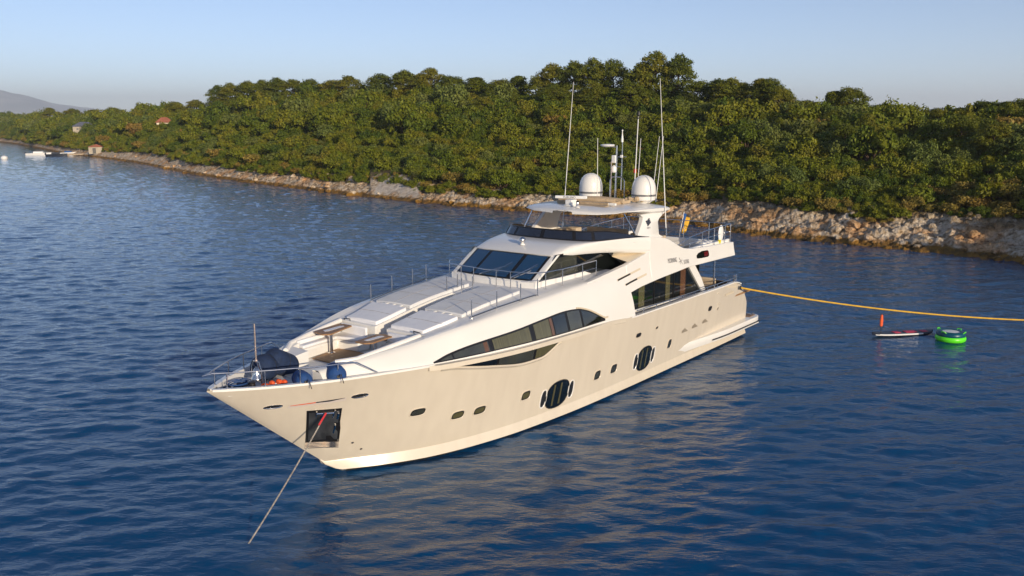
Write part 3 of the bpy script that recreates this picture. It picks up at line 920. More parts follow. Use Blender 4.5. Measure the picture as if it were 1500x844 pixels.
# radomes
for sg in (1, -1):
    t = empty('radome', (8.95, sg * 1.39, 7.42), 0, Y)
    g = G(); prof = [(.30, -.02), (.36, .04), (.52, .12), (.535, .20)]
    g.lathe(prof, n=32); g.build('pedestal', M['dome'], t, smooth=True)
    g = G(); prof = [(.535, .20), (.54, .30), (.54, .42), (.538, .58), (.52, .72), (.485, .86), (.42, .99), (.33, 1.09), (.22, 1.155), (.10, 1.19), (.002, 1.20)]
    g.lathe(prof, n=40); d = g.build('dome', M['dome'], t, smooth=True, angle=50)
    g = G(); g.lathe([(.543, .33), (.5445, .34), (.5445, .355), (.543, .365)], n=40); g.lathe([(.543, .285), (.5445, .295), (.5445, .31), (.543, .32)], n=40)
    g.build('stripe', M['stripe'], d, smooth=True)
    g = G()
    for a in (.9, 2.5, 4.1, 5.7):
        g.tube([(math.cos(a) * (r_ + .002), math.sin(a) * (r_ + .002), z) for r_, z in prof], .004, 4)
    g.build('seam', M['pad'], d)
# open array radar
t = empty('bar_radar', (12.45, -.15, 7.44), 0, Y)
g = G(); g.box((0, 0, .02), (.5, .45, .05)); g.prism([(-.2, -.17), (.2, -.17), (.2, .17), (-.2, .17)], .04, .26, 'z'); g.build('pedestal', M['plast'], t, bevel=.04)
g = G(); g.box((0, 0, .36), (1.38, .14, .12), ('Z', R(-70))); arr = g.build('array', M['plast'], t, bevel=.02)
dirx = Vector((math.cos(R(-70)), math.sin(R(-70)), 0))
text_mesh('array_lettering', 'FURUNO', .105, Vector((0, 0, .325)) - dirx * -.30 + Vector((.075, .03, 0)), (-dirx.x, -dirx.y, 0), (0, 0, 1), M['textdark'], arr, .002, (1.1, 1)) if False else \
text_mesh('array_lettering', 'FURUNO', .105, Vector((0, 0, .325)) + Vector((math.cos(R(20)), math.sin(R(20)), 0)) * .078 - Vector((-math.sin(R(20)), math.cos(R(20)), 0)) * .32, (-math.sin(R(20)), math.cos(R(20)), 0), (0, 0, 1), M['textdark'], arr, .002, (1.25, 1))
# small lantern at the hardtop front
t = empty('nav_lantern', (12.85, .45, 7.42), 0, Y)
g = G(); g.lathe([(.09, 0), (.10, .03), (.06, .05)], n=14); g.build('base', M['plast'], t, smooth=True)
g = G(); g.lathe([(.055, .05), (.06, .08), (.06, .20), (.055, .22)], n=14); g.build('lens', M['steel'], t, smooth=True)
g = G(); g.lathe([(.065, .22), (.065, .26), (.03, .28)], n=14); g.build('cap', M['black'], t, smooth=True)
# mast, antennas
mast = empty('antenna_mast', (9.1, 0, 7.45), 0, Y)
def mt(pts, r, name, mat, par=mast, n=8):
    g = G(); g.tube([(p[0] - 9.1, p[1], p[2] - 7.45) for p in pts], r, n)
    return g.build(name, M[mat], par, smooth=True)
mt([(9.15, .05, 7.45), (9.1, .05, 9.9)], [.05, .035], 'pole', 'steel')
mt([(9.2, -.2, 7.45), (9.2, -.2, 8.35), (9.1, -.15, 8.5), (9.05, .3, 8.5), (9.0, .42, 8.35), (9.0, .42, 7.45)], .03, 'hoop', 'steel')
mt([(9.3, -.1, 7.45), (9.3, -.1, 9.2)], .025, 'pole', 'copper')
mt([(8.9, .2, 7.9), (8.9, .22, 10.1)], [.03, .02], 'pole', 'steel')
g = G(); g.lathe([(.12, 2.38), (.30, 2.42), (.33, 2.47), (.30, 2.50), (.05, 2.52)], c=(.15, -.35, 0), n=18); g.build('dish_cover', M['plast'], mast, smooth=True)
g = G(); g.tube([(.05, .05, 2.38), (.15, -.35, 2.40)], .02); g.tube([(-.2, -.25, 1.95), (-.2, .45, 1.95)], .02); g.tube([(-.15, -.35, 1.5), (-.15, .35, 1.5)], .015); g.build('crossbar', M['steel'], mast)
g = G(); g.box((.03, -.05, 1.85), (.2, .18, .34)); g.box((0, .3, 1.98), (.1, .1, .12)); g.lathe([(.10, 1.25), (.13, 1.3), (.12, 1.5), (.02, 1.58)], c=(.05, -.05, 0), n=12)
g.build('sensor_box', M['plast'], mast, bevel=.01)
g = G(); g.lathe([(.05, 2.60), (.055, 2.72), (.02, 3.0), (.015, 3.1)], c=(-.2, .2, 0), n=10); g.lathe([(.03, 3.08), (.035, 3.14), (.01, 3.16)], c=(-.2, .2, 0), n=10); g.build('gps_mushroom', M['plast'], mast, smooth=True)
def whip(p0, p1, r0, r1, nm='whip_antenna', mat='plast'):
    t = empty(nm, p0, 0, Y)
    d = Vector(p1) - Vector(p0)
    g = G(); g.tube([(0, 0, 0), d * .05], r0 * 1.6, 8); g.build('foot', M['steel'], t)
    g = G(); g.tube([d * .03, d * .5, d], [r0, (r0 + r1) / 2, r1], 7); g.build('rod', M[mat], t, smooth=True)
    return t
whip((9.26, -2.75, 5.95), (8.66, -2.62, 12.78), .026, .010)
whip((9.46, 2.84, 6.1), (9.89, 2.55, 12.74), .026, .010)
whip((10.2, -.25, 7.5), (10.25, -.25, 10.25), .018, .012)
tw = whip((8.35, .55, 7.4), (8.2, .6, 11.2), .026, .02)
g = G(); g.lathe([(.05, 3.78), (.07, 3.85), (.06, 4.0), (.03, 4.03)], c=(-.16, .05, 0), n=10); g.box((-.16, .05, 3.72), (.2, .2, .05)); g.build('anemometer', M['black'], tw)
g = G(); g.lathe([(.05, 1.25), (.07, 1.28), (.07, 1.42), (.05, 1.45)], c=(-.09, -.02, 0), n=10); g.build('red_lamp', M['red'], tw)
whip((7.9, .45, 7.4), (7.75, .5, 10.2), .018, .012)
whip((8.3, 1.45, 7.4), (7.1, 1.1, 10.3), .016, .010)
whip((8.3, 1.65, 7.4), (7.0, 1.25, 10.3), .016, .010)

# ------------------------------------------------------------------ rails
def rail(pts, posts, name='rail', r=.022, mid=None, dark=False):
    t = empty(name, pts[0], 0, Y); o0 = Vector(pts[0])
    g = G(); g.tube([Vector(p) - o0 for p in pts], r, 8); g.build('handrail', M['steel'], t, smooth=True)
    for a, b in posts:
        g = G(); g.tube([Vector(a) - o0, Vector(b) - o0], r * .85, 8); g.tube([Vector(a) - o0, Vector(a) - o0 + Vector((0, 0, .02))], r * 2, 8); g.build('stanchion', M['steel'], t, smooth=True)
    if mid:
        g = G(); g.tube([Vector(p) - o0 for p in mid], r * .5, 6); g.build('mid_rail', M['steel'], t, smooth=True)
    return t
for sg in (1, -1):
    def sp(x, dz, inn=.09): return (x, sg * max(bs(x) - inn, .0), zs(x) + .03 + dz)
    xs_ = [30.55, 30.35, 30.0, 29.5, 29, 28.5, 28, 27.5, 27.1]
    pts = [(30.95 if False else 30.62, 0.0, 4.12)] + [sp(x, .44 if x > 28 else .42) for x in xs_[1:]] + [sp(26.8, .40), sp(26.2, .02)]
    rail(pts, [(sp(x, 0), sp(x, .43)) for x in (30.05, 29.2, 28.35, 27.35)], 'bow_rail')
# foredeck stanchions with slack wires
for sg in (1, -1):
    pos = [(22.06, 2.38), (20.87, 2.50), (19.66, 2.60), (18.79, 2.70)]
    t = empty('stanchion_row', (22.06, sg * 2.38, topz(22.06, 2.38)), 0, Y); o0 = t.location
    pp = []
    for x, y in pos:
        z = topz(x, y)
        g = G(); g.tube([Vector((x, sg * y, z)) - o0, Vector((x, sg * y, z + .62)) - o0], .02, 8); g.lathe([(.05, 0), (.05, .02)], c=tuple(Vector((x, sg * y, z)) - o0), n=10)
        g.build('stanchion', M['steel'], t, smooth=True); pp.append((x, sg * y, z))
    g = G(); g.tube([Vector((p[0], p[1], p[2] + .05)) - o0 for p in pp], .014, 6); g.build('deck_wire', M['darksteel'], t)
    # walk rail beside the wheelhouse
    wl = [(18.55, .0 * sg), (18.45, .55 * sg), (18.42, 1.2 * sg), (18.3, 1.9 * sg), (17.8, 2.35 * sg), (16.9, 2.48 * sg), (15.6, 2.52 * sg), (14.6, 2.52 * sg)]
    wp = [(x, y, topz(x, abs(y)) + .62) for x, y in wl]
    mp_ = [(x, y, topz(x, abs(y)) + .33) for x, y in wl[3:]]
    posts = [((x, y, topz(x, abs(y))), (x, y, topz(x, abs(y)) + .62)) for x, y in (wl[1], wl[2], wl[4], wl[5], wl[6], wl[7])]
    rail(wp, posts, 'walkway_rail', .02, mp_)
# corridor gate handrails
g = G()
for y in (-.36, .36):
    g.tube([(20.2, y, 4.72), (20.2, y, 5.42)], .02); g.tube([(19.6, y, 4.8), (19.6, y, 5.42)], .02); g.tube([(20.2, y, 4.95), (19.6, y, 5.0)], .015)
g.build('gate_post', M['steel'], Y, smooth=True)
# rail over the aft bulwark with bright posts
for sg in (1, -1):
    b2 = lambda x: bs(x) - .06
    xs_ = list(np.arange(2.7, 12.9, .6)) + [12.85]
    rail([(x, sg * b2(x), zs(x) + .20) for x in xs_], [((x, sg * b2(x), zs(x) + .02), (x, sg * b2(x), zs(x) + .20)) for x in (3.1, 4.0, 5.2, 5.5, 6.3, 7.6, 8.8, 10.0, 11.2, 12.3)], 'bulwark_rail', .022)
# aft flybridge rails
for sg in (1, -1):
    pts = [(8.6, sg * 2.86, 5.5), (7.2, sg * 2.86, 5.78), (5.5, sg * 2.86, 5.92), (3.9, sg * 2.86, 5.98), (2.75, sg * 2.84, 6.0)]
    mid = [(8.2, sg * 2.86, 5.42), (6.5, sg * 2.86, 5.52), (4.5, sg * 2.86, 5.60), (2.75, sg * 2.84, 5.62)]
    posts = [((x, sg * 2.86, top_f(x)), (x, sg * 2.86, float(np.interp(x, [2.75, 3.9, 5.5, 7.2, 8.6], [6.0, 5.98, 5.92, 5.78, 5.5])))) for x in (7.2, 5.9, 4.6, 3.4, 2.76)]
    rail(pts, posts, 'fly_rail', .022, mid)
rail([(2.72, -2.84, 6.0), (2.72, 2.84, 6.0)], [((2.72, y, 5.1), (2.72, y, 6.0)) for y in (-1.6, -1.4, .1, .3, 1.7)], 'fly_stern_rail', .022, [(2.72, -2.84, 5.6), (2.72, 2.84, 5.6)])
# cleat and rollers at the stern quarter
for sg in (1, -1):
    t = empty('mooring_bitt', (2.75, sg * 3.2, 3.17), 0, Y)
    g = G()
    for dx in (-.12, .12): g.tube([(dx, 0, 0), (dx, 0, .26)], [.05, .045], 10); g.ball((dx, 0, .28), .06, 8)
    g.tube([(-.2, 0, .16), (.2, 0, .16)], .03, 8)
    g.build('bitt', M['steel'], t, smooth=True)
g = G(); g.lathe([(.11, -.01), (.11, .03), (.07, .04), (.06, .0)], c=(0, 0, 0), n=18, axis='y')
o = g.build('fairlead', M['darksteel'], Y, smooth=True); o.location = (2.42, 3.37, 2.80)

# ------------------------------------------------------------------ things in the hull side
def hull_oval(x, z, w, h, name, rim, inner, sg=1, power=2.6, tilt=0, rimw=.03, parent=Y, off=.0):
    """rounded port: raised rim ring and a pane set in it, shaped on the hull surface"""
    N_ = 28
    def ring(k, o):
        r_ = []
        for i in range(N_):
            a = i * 2 * math.pi / N_
            c, s = math.cos(a), math.sin(a)
            dx = math.copysign(abs(c) ** (2 / power), c) * (w / 2 + k); dz = math.copysign(abs(s) ** (2 / power), s) * (h / 2 + k)
            X = x + dx + tilt * dz; Z = z + dz
            r_.append((X, sg * (hull_y(X, Z) + o), Z))
        return r_
    g = G(); g.loft([ring(rimw, -.01), ring(rimw, .018), ring(rimw * .35, .024), ring(0, .012), ring(-.005, .004)], True)
    o = g.build(name, rim, parent, smooth=True, angle=40)
    g = G(); g.add(ring(-.004, .005), [tuple(range(N_))]); pn = g.build('pane', inner, o)
    if name == 'porthole':
        k = min(w, h) * .16
        g = G(); g.loft([ring(-.008, .007), ring(-k, .009)], True); g.build('gasket', M['seal'], o, smooth=True)
    return o
small = [(24.44, 1.90, .48, .25), (22.88, 1.45, .48, .27), (21.97, 1.41, .50, .28), (19.78, 1.44, .46, .32), (15.30, 1.18, .44, .36), (14.10, 1.18, .46, .36), (9.42, 1.28, .36, .40)]
for sg in (1, -1):
    for i, (x, z, w, h) in enumerate(small):
        hull_oval(x, z, w, h, 'porthole', M['hull'], M['curtain'] if i in (1, 2, 3) else M['pane_grey'], sg, 3.3, rimw=.035, tilt=-.08)
    for x, z, w, h in ((28.82, 2.91, .40, .085), (26.53, 2.89, .42, .10)):
        hull_oval(x, z, w, h, 'mooring_port', M['steel'], M['black'], sg, 2.2, rimw=.028)
    # the two big oval windows with side lobes
    for x, z, w, h in ((17.87, 1.03, 1.34, 1.04), (11.62, 1.09, 1.20, 1.02)):
        o = hull_oval(x, z, w, h, 'oval_window', M['seal'], M['glass'], sg, 2.4, tilt=-.05)
        for dx in (-.68, .68):
            hull_oval(x + dx * w / 1.10, z - .0, .28, .66, 'side_lobe', M['white'], M['darksteel'], sg, 2.6, rimw=.045, parent=o)
        for dx in (-.16, .24):
            N_ = 2
            g = G(); g.loft([[(x + dx + a, sg * (hull_y(x + dx + a, zz) + .012), zz) for zz in (z - .42, z, z + .42)] for a in (-.05, .05)], False)
            g.build('curtain', M['curtain'], o)
    # small vents and scoops
    for x, z, w, h in ((12.50, 2.29, .36, .15), (5.72, 2.28, .32, .20)):
        hull_oval(x, z, w, h, 'vent', M['darksteel'], M['black'], sg, 3, rimw=.02)
    for x, z, w, h in ((10.95, 2.32, .24, .12), (4.80, 2.12, .16, .14), (4.84, 2.37, .07, .06), (5.10, 2.92, .07, .07)):
        hull_oval(x, z, w, h, 'outlet', M['hull'], M['black'], sg, 2.4, rimw=.01)
    for x, z in ((8.02, 1.65), (7.02, 1.68), (5.96, 1.72)):
        g = G()
        p = [(x + .34, z - .09), (x - .30, z - .09), (x + .10, z + .12), (x + .34, z + .02)]
        g.add([(a, sg * (hull_y(a, b) + (.006)), b) for a, b in p], [(0, 1, 2, 3)])
        g.build('scoop', M['soffit'] if False else noisy('scoop_shade', (.30, .26, .20), (.26, .22, .17), .5, 3), Y)  # flat darker patch paints the shade in the scoop's hollow
    g = G(); g.loft([[(a, sg * (hull_y(a, zz) + .014), zz) for zz in (2.64, 2.74)] for a in (3.1, 3.5, 3.9, 4.15)], False); g.build('name_board', M['soffit'], Y)
# red and white emblem bar near the bow
for sg in (1,):
    g = G(); g.loft([[(a, sg * (hull_y(a, zz) + .006), zz) for zz in (z0, z0 + .11)] for a, z0 in ((28.44, 2.80), (28.0, 2.80), (27.4, 2.79), (26.9, 2.79))], False); bar = g.build('recess_bar', M['tape'], Y)
    g = G(); g.loft([[(a, sg * (hull_y(a, zz) + .012), zz) for zz in (z1 - hh, z1)] for a, z1, hh in ((28.40, 2.885, .015), (28.1, 2.895, .03), (27.75, 2.90, .035))], False); g.build('red_stroke', M['orange'], bar)
    g = G(); g.loft([[(a, sg * (hull_y(a, zz) + .012), zz) for zz in (z1 - hh, z1)] for a, z1, hh in ((27.74, 2.90, .035), (27.35, 2.90, .055), (26.95, 2.90, .012))], False); g.build('dark_stroke', M['stripe'], bar)
    # anchor pocket
    cor = [(27.88, 2.61), (26.88, 2.52), (26.52, 1.23), (27.41, 1.34)]
    def quad_on_hull(c, off, n=5, sg=1):
        g = G(); ring = []
        for i in range(n + 1):
            t = i / n
            a = (lerp(c[0][0], c[1][0], t), lerp(c[0][1], c[1][1], t)); b = (lerp(c[3][0], c[2][0], t), lerp(c[3][1], c[2][1], t))
            ring.append([(lerp(a[0], b[0], s), sg * (hull_y(lerp(a[0], b[0], s), lerp(a[1], b[1], s)) + off), lerp(a[1], b[1], s)) for s in np.linspace(0, 1, n + 1)])
        g.loft(ring, False); return g
    def inset(c, k):
        cx = sum(p[0] for p in c) / 4; cz = sum(p[1] for p in c) / 4
        return [(cx + (p[0] - cx) * k, cz + (p[1] - cz) * k) for p in c]
    for s2 in (1, -1):
        pk = quad_on_hull(cor, .006, sg=s2).build('anchor_pocket', M['seal'], Y)
        quad_on_hull(inset(cor, .86), .012, sg=s2).build('pocket_plate', noisy('worn_steel', (.16, .15, .14), (.34, .32, .29), .3, 3, metal=.85, stretch=(1, 1, .3)), pk)
        lowp = [(27.41, 1.335), (26.52, 1.225), (26.44, .98), (27.31, 1.07)]
        quad_on_hull(lowp, .008, sg=s2).build('chafe_plate', M['copper'], pk)
        g = G()
        for k in range(4):
            t = .15 + k * .22
            a = [(lerp(lowp[0][0], lowp[3][0], t), lerp(lowp[0][1], lowp[3][1], t)), (lerp(lowp[1][0], lowp[2][0], t), lerp(lowp[1][1], lowp[2][1], t))]
            g.tube([(lerp(a[0][0], a[1][0], s), s2 * (hull_y(lerp(a[0][0], a[1][0], s), lerp(a[0][1], a[1][1], s)) + .012), lerp(a[0][1], a[1][1], s)) for s in (0, .5, 1)], .008, 5)
        g.build('plate_ribs', M['hull'], pk)
        g = G()
        def hp(x, z, o=.06): return (x, s2 * (hull_y(x, z) + o), z)
        g.tube([hp(27.60, 2.46), hp(27.10, 2.40)], .030, 8); g.tube([hp(27.62, 2.54), hp(27.56, 2.34)], .024, 8); g.tube([hp(27.10, 2.50), hp(27.07, 2.24)], .024, 8)
        g.tube([hp(27.40, 2.48), hp(27.38, 2.26)], .035, 8); g.tube([hp(26.95, 2.36), hp(26.90, 2.15)], .03, 6); g.tube([hp(26.86, 1.9), hp(26.80, 1.6)], .025, 6)
        g.build('anchor', M['steel'], pk, smooth=True)
    for x, z in ((26.11, 1.10), (25.76, .79)):
        g = G(); g.ball((x, hull_y(x, z) + .02, z), (.05, .03, .03), 8); g.build('hull_eye', M['darksteel'], Y)

# ------------------------------------------------------------------ bow gear
t = empty('bell_frame', (28.85, .0, 3.42), 0, Y)
g = G(); g.tube([(0, -.22, 0), (0, -.22, .55), (0, -.12, .74), (0, .12, .74), (0, .22, .55), (0, .22, 0)], .022, 8); g.tube([(-.25, 0, 0), (-.02, 0, .72)], .016, 6); g.build('hoop', M['steel'], t, smooth=True)
g = G(); g.lathe([(.17, .24), (.165, .26), (.125, .32), (.105, .42), (.09, .50), (.05, .55), (.02, .58)], n=22); g.build('bell', M['steel'], t, smooth=True, angle=60)
g = G(); g.tube([(0, 0, .72), (0, 0, 1.85)], [.028, .022], 8); g.ball((0, 0, .76), .05, 8); g.build('jack_staff', M['copper'], t, smooth=True)
t = empty('anchor_windlass', (29.2, .25, 3.42), 0, Y)
g = G(); g.lathe([(.16, 0), (.16, .05), (.09, .10), (.09, .22), (.13, .27), (.05, .30)], n=16); g.lathe([(.10, 0), (.10, .05), (.05, .08), (.05, .16), (.08, .19)], c=(-.3, .5, 0), n=12); g.build('drum', M['darksteel'], t, smooth=True)
g = G(); g.tube([(.0, 0, .15), (.5, -.1, .1), (.9, -.25, .12)], .03, 6); g.build('chain', M['darksteel'], t)

def rest(name, p, rz=0):
    return empty(name, yw2w(p), yacht.rotation_euler.z + rz)
def fender(p, r, ln, rx, rz, mat, label, grp=None, flat=False):
    o = rest('fender', p, rz)
    g = G()
    ax = Matrix.Rotation(rx, 3, 'Y')
    prof = []
    for i in range(15):
        a = math.pi * i / 14 - math.pi / 2
        prof.append((max(r * math.cos(a) ** .8 if math.cos(a) > 0 else .0, .004), math.sin(a) * r * .9 + math.copysign(ln / 2, a) if abs(a) > 1e-6 else 0))
    g.lathe(prof, n=24); g.v = [tuple(ax @ Vector(v)) for v in g.v]
    g.build('cover', M[mat], o, smooth=True, angle=60)
    g = G(); e = ax @ Vector((0, 0, r * .9 + ln / 2)); g.tube([e * .96, e * 1.1], .05, 8); g.tube([e * 1.08, e * 1.08 + Vector((.12, .05, .1)), e * 1.08 + Vector((.2, .1, -.15))], .014, 5); g.build('eye_and_line', M['black'], o)
    g = G(); g.lathe([(r * 1.004, -.015), (r * 1.008, 0), (r * 1.004, .015)], n=24); g.v = [tuple(ax @ Vector(v)) for v in g.v]; g.build('seam_band', M['black'], o)
    tag(o, label, 'fender', grp)
    return o
fender((28.25, -.42, 3.78), .40, .12, R(80), R(20), 'navy', 'round dark navy covered fender just behind the bow bell')
fender((27.60, -.50, 3.76), .37, .55, R(62), R(8), 'navy', 'biggest navy covered fender, aft of the one behind the bell')
fender((28.05, 1.02, 3.62), .25, .40, R(86), R(65), 'blue', 'small bright blue covered fender nearest the bow on the port rail')
fender((27.15, 1.42, 3.66), .29, .42, R(86), R(60), 'blue', 'larger bright blue covered fender farther aft on the port rail')
o = rest('fender_cover_heap', (29.35, -.05, 3.45))
g = G()
for k in range(7):
    g.ball((random.uniform(-.35, .35), random.uniform(-.25, .25), .06), (random.uniform(.12, .22), random.uniform(.08, .14), .07), 8, ('Z', random.uniform(0, 3)))
g.build('folded_cloth', M['navy'], o, smooth=True)
g = G(); g.tube([(math.cos(a) * (.2 + .01 * a), math.sin(a) * (.15 + .008 * a) - .1, .12 + .004 * a) for a in np.arange(0, 19, .4)], .016, 5); g.build('coiled_line', M['blue'], o, smooth=True)
tag(o, 'heap of dark blue cloth and coiled line at the very tip of the bow deck', 'cloth heap')
o = rest('lifejacket_bundle', (28.72, .62, 3.42))
g = G()
for k in range(6): g.ball((-.33 + .13 * k, .03 * (-1) ** k, .12 + .05 * (k % 2)), (.08, .11, .10), 8, ('Y', k))
g.build('orange_cloth', M['orange'], o, smooth=True)
g = G(); g.tube([(-.1, .1, .12), (0, .05, .17), (.1, .1, .1)], .02, 5); g.build('white_strap', M['plast'], o)
tag(o, 'bright orange lifejacket bundle lying at the foot of the bow bell', 'lifejacket')

# flag on its leaning staff, standing at the aft end of the flybridge
o = rest('flag', (2.6, .0, 5.12))
g = G(); g.tube([(0, 0, 0), (-.45, 0, 1.25)], .022, 8); g.build('staff', M['plast'], o, smooth=True)
def cloth(name, u0, u1, mat):
    g = G(); ring = []
    for i in range(9):
        u = lerp(u0, u1, i / 8)
        r_ = []
        for j in range(7):
            v = j / 6
            base = Vector((-.42 + .38 * v * .9, 0, 1.2 - .85 * v))
            p = base + Vector((-.62 * u, .12 * math.sin(u * 9 + v * 2), -.35 * u - .1 * math.sin(u * 6) * v))
            r_.append(tuple(p))
        ring.append(r_)
    g.loft(ring, False)
    q = g.build(name, M[mat], o, smooth=True)
    md = q.modifiers.new('thickness', 'SOLIDIFY'); md.thickness = .006
cloth('blue_field', 0, .42, 'flagblue'); cloth('yellow_field', .42, .85, 'flagyellow')
tag(o, 'blue and yellow flag drooping from a slanted white staff behind the radar arch', 'flag')

# white oval on the port fly rail, and small white lockers beside it
o = rest('oval_rescue_buoy', (3.75, 2.80, 5.62))
g = G(); g.ball((0, 0, 0), (.27, .07, .42), 20); g.build('float', M['plast'], o, smooth=True)
g = G(); g.box((.12, .0, -.38), (.14, .1, .16)); g.build('yellow_pouch', principled('yellow_pouch', (.75, .62, .02), .5), o)
tag(o, 'white oval rescue float hung on the port rail at the aft flybridge corner', 'life buoy')
for k, (x, lab) in enumerate(((4.95, 'left of two small white canisters by the port rail of the aft flybridge'), (4.35, 'right of two small white canisters, nearest the white oval float'))):
    o = rest('white_canister', (x, 2.45, 4.75))
    g = G(); g.lathe([(.14, 0), (.2, .05), (.21, .4), (.18, .52), (.05, .56)], n=16); g.build('shell', M['plast'], o, smooth=True)
    g = G(); g.lathe([(.213, .24), (.216, .25), (.216, .28), (.213, .29)], n=16); g.build('band', M['pad'], o)
    tag(o, lab, 'canister', 'white canisters on the aft flybridge')

# ------------------------------------------------------------------ mooring ropes
def rope(name, p0, p1, sag, r, mat, n=60, twist=True):
    g = G(); pts = []
    for i in range(n + 1):
        t = i / n
        p = Vector(p0).lerp(Vector(p1), t); p.z -= sag * 4 * t * (1 - t)
        pts.append(p)
    rr = [r * (1 + (.10 if i % 2 else -.05)) for i in range(n + 1)] if twist else r
    g.tube([p - pts[0] for p in pts], rr, 7)
    o = g.build(name, M[mat], None, smooth=True); o.location = pts[0]
    return o, pts
a0 = yw2w((27.36, hull_y(27.36, 2.45) + .10, 2.45))
root = empty('bow_mooring_line', a0)
tag(root, 'grey rope running from the anchor pocket down into the water, its top wrapped red', 'rope')
wpt = Vector((-7.15, 21.3, -.3))
o, pts = rope('rope', a0.lerp(wpt, .0), wpt, .10, .021, 'rope', 160)
o.parent = root; o.location = (0, 0, 0)
g = G(); d = wpt - a0; g.tube([d * 0 + Vector((0, 0, .0)), d * .045, d * .09], .030, 10); q = g.build('red_sleeve', M['redrope'], root, smooth=True)
b0 = yw2w((2.42, 3.40, 2.80))
o, pts = rope('stern_mooring_line', b0, (40.5, 46.0, 1.0), 1.0, .040, 'yellow', 90)
tag(o, 'long yellow rope stretched from the stern quarter out over the water to the right', 'rope')
o['category'] = 'rope'

# ------------------------------------------------------------------ water toys
b = empty('paddle_board', (20.4, 45.15, 0.0), math.atan2(.6, 3.3))
def board_half(u): return .40 * (1 - abs(u) ** 3.2) ** .6 if abs(u) < 1 else 0
g = G(); ring = []
for u in np.linspace(-.995, .995, 27):
    h = board_half(u); x = u * 1.75; rk = .10 * max(0, abs(u) - .6) ** 1.5 * 3
    ring.append([(x, -h, .10 + rk), (x, -h * .85, .16 + rk), (x, h * .85, .16 + rk), (x, h, .10 + rk), (x, h * .9, .03 + rk), (x, -h * .9, .03 + rk)])
g.loft(ring, True, True); bd = g.build('board', M['stripe'], b, smooth=True, angle=40)
g = G(); ring = []
for u in np.linspace(-.93, .55, 20):
    h = board_half(u); x = u * 1.75
    ring.append([(x, -h - .006, .09), (x, -h - .012, .12), (x, -h * .93, .158)])
g.loft(ring, False); g.build('white_rail_band', M['plast'], bd, smooth=True)
for x0, x1 in ((-.55, -.2), (.1, .75), (1.05, 1.4)):
    g = G(); g.box(((x0 + x1) / 2, 0, .175), (x1 - x0, .34, .03)); g.build('deck_pad', M['sail'], bd, bevel=.01)
g = G(); g.tube([(-1.25, 0, .15), (-1.28, 0, 1.15)], .018, 6); g.build('pole', M['black'], b)
g = G(); g.lathe([(.03, .5), (.08, .55), (.09, .8), (.06, 1.1), (.01, 1.15)], c=(-1.26, 0, 0), n=10, sc_=(1, .8, 1)); g.build('furled_flag', M['orange'], b, smooth=True)
tag(b, 'dark paddle board with pink pads and a furled red flag, floating right of the stern', 'paddle board')
b = empty('towable_tube', (22.35, 44.0, 0.0), .3)
g = G()
def torus(g, R0, r, z, n=36, m=12, sx=1.0):
    rings = []
    for i in range(n):
        a = 2 * math.pi * i / n
        rings.append([((R0 + r * math.cos(k * 2 * math.pi / m)) * math.cos(a) * sx, (R0 + r * math.cos(k * 2 * math.pi / m)) * math.sin(a), z + r * math.sin(k * 2 * math.pi / m)) for k in range(m)])
    rings.append(rings[0]); g.loft(rings, True)
torus(g, .56, .17, .14); g.build('lower_ring', M['green'], b, smooth=True)
g = G(); torus(g, .52, .17, .34); g.build('upper_ring', M['teal'], b, smooth=True)
g = G(); g.lathe([(.44, .40), (.40, .47), (.2, .49), (.01, .49)], n=28); g.build('seat', M['plast'], b, smooth=True)
g = G()
for a in (.2, 1.9, 3.4, 5.2):
    c, s = math.cos(a), math.sin(a); g.tube([(.62 * c - .13 * s, .62 * s + .13 * c, .46), (.68 * c - .07 * s, .68 * s + .07 * c, .53), (.68 * c + .07 * s, .68 * s - .07 * c, .53), (.62 * c + .13 * s, .62 * s - .13 * c, .46)], .025, 6)
g.build('handle', M['green'], b, smooth=True)
tag(b, 'round lime green and teal inflatable towing tube with a white seat', 'inflatable tube')

# ================================================================== WATER
mat = principled('sea_water', (.0, .050, .150), .02, ior=1.45)
mat.node_tree.nodes['Principled BSDF'].inputs['Specular Tint'].default_value = (.55, .84, 1.0, 1)
L = mat.node_tree.links; bsdf = mat.node_tree.nodes['Principled BSDF']
geo = nd(mat, 'ShaderNodeNewGeometry')
mp1 = nd(mat, 'ShaderNodeMapping', Rotation=(0, 0, R(24)), Scale=(1, 2.1, 1)); L.new(geo.outputs['Position'], mp1.inputs[0])
n1 = nd(mat, 'ShaderNodeTexNoise', Scale=1.7, Detail=5.0, Roughness=.55); L.new(mp1.outputs[0], n1.inputs['Vector'])
mp2 = nd(mat, 'ShaderNodeMapping', Rotation=(0, 0, R(-32)), Scale=(1, 1.7, 1)); L.new(geo.outputs['Position'], mp2.inputs[0])
n2 = nd(mat, 'ShaderNodeTexNoise', Scale=.55, Detail=3.0); L.new(mp2.outputs[0], n2.inputs['Vector'])
ad0 = nd(mat, 'ShaderNodeMath', operation='MULTIPLY_ADD'); L.new(n2.outputs[0], ad0.inputs[0]); ad0.inputs[1].default_value = 1.2; L.new(n1.outputs[0], ad0.inputs[2])
n3_ = nd(mat, 'ShaderNodeTexNoise', Scale=5.0, Detail=3.0); L.new(mp1.outputs[0], n3_.inputs['Vector'])
ad = nd(mat, 'ShaderNodeMath', operation='MULTIPLY_ADD'); L.new(n3_.outputs[0], ad.inputs[0]); ad.inputs[1].default_value = .30; L.new(ad0.outputs[0], ad.inputs[2])
bp = nd(mat, 'ShaderNodeBump', Strength=1.0, Distance=.042); L.new(ad.outputs[0], bp.inputs['Height']); L.new(bp.outputs[0], bsdf.inputs['Normal'])
M['water'] = mat
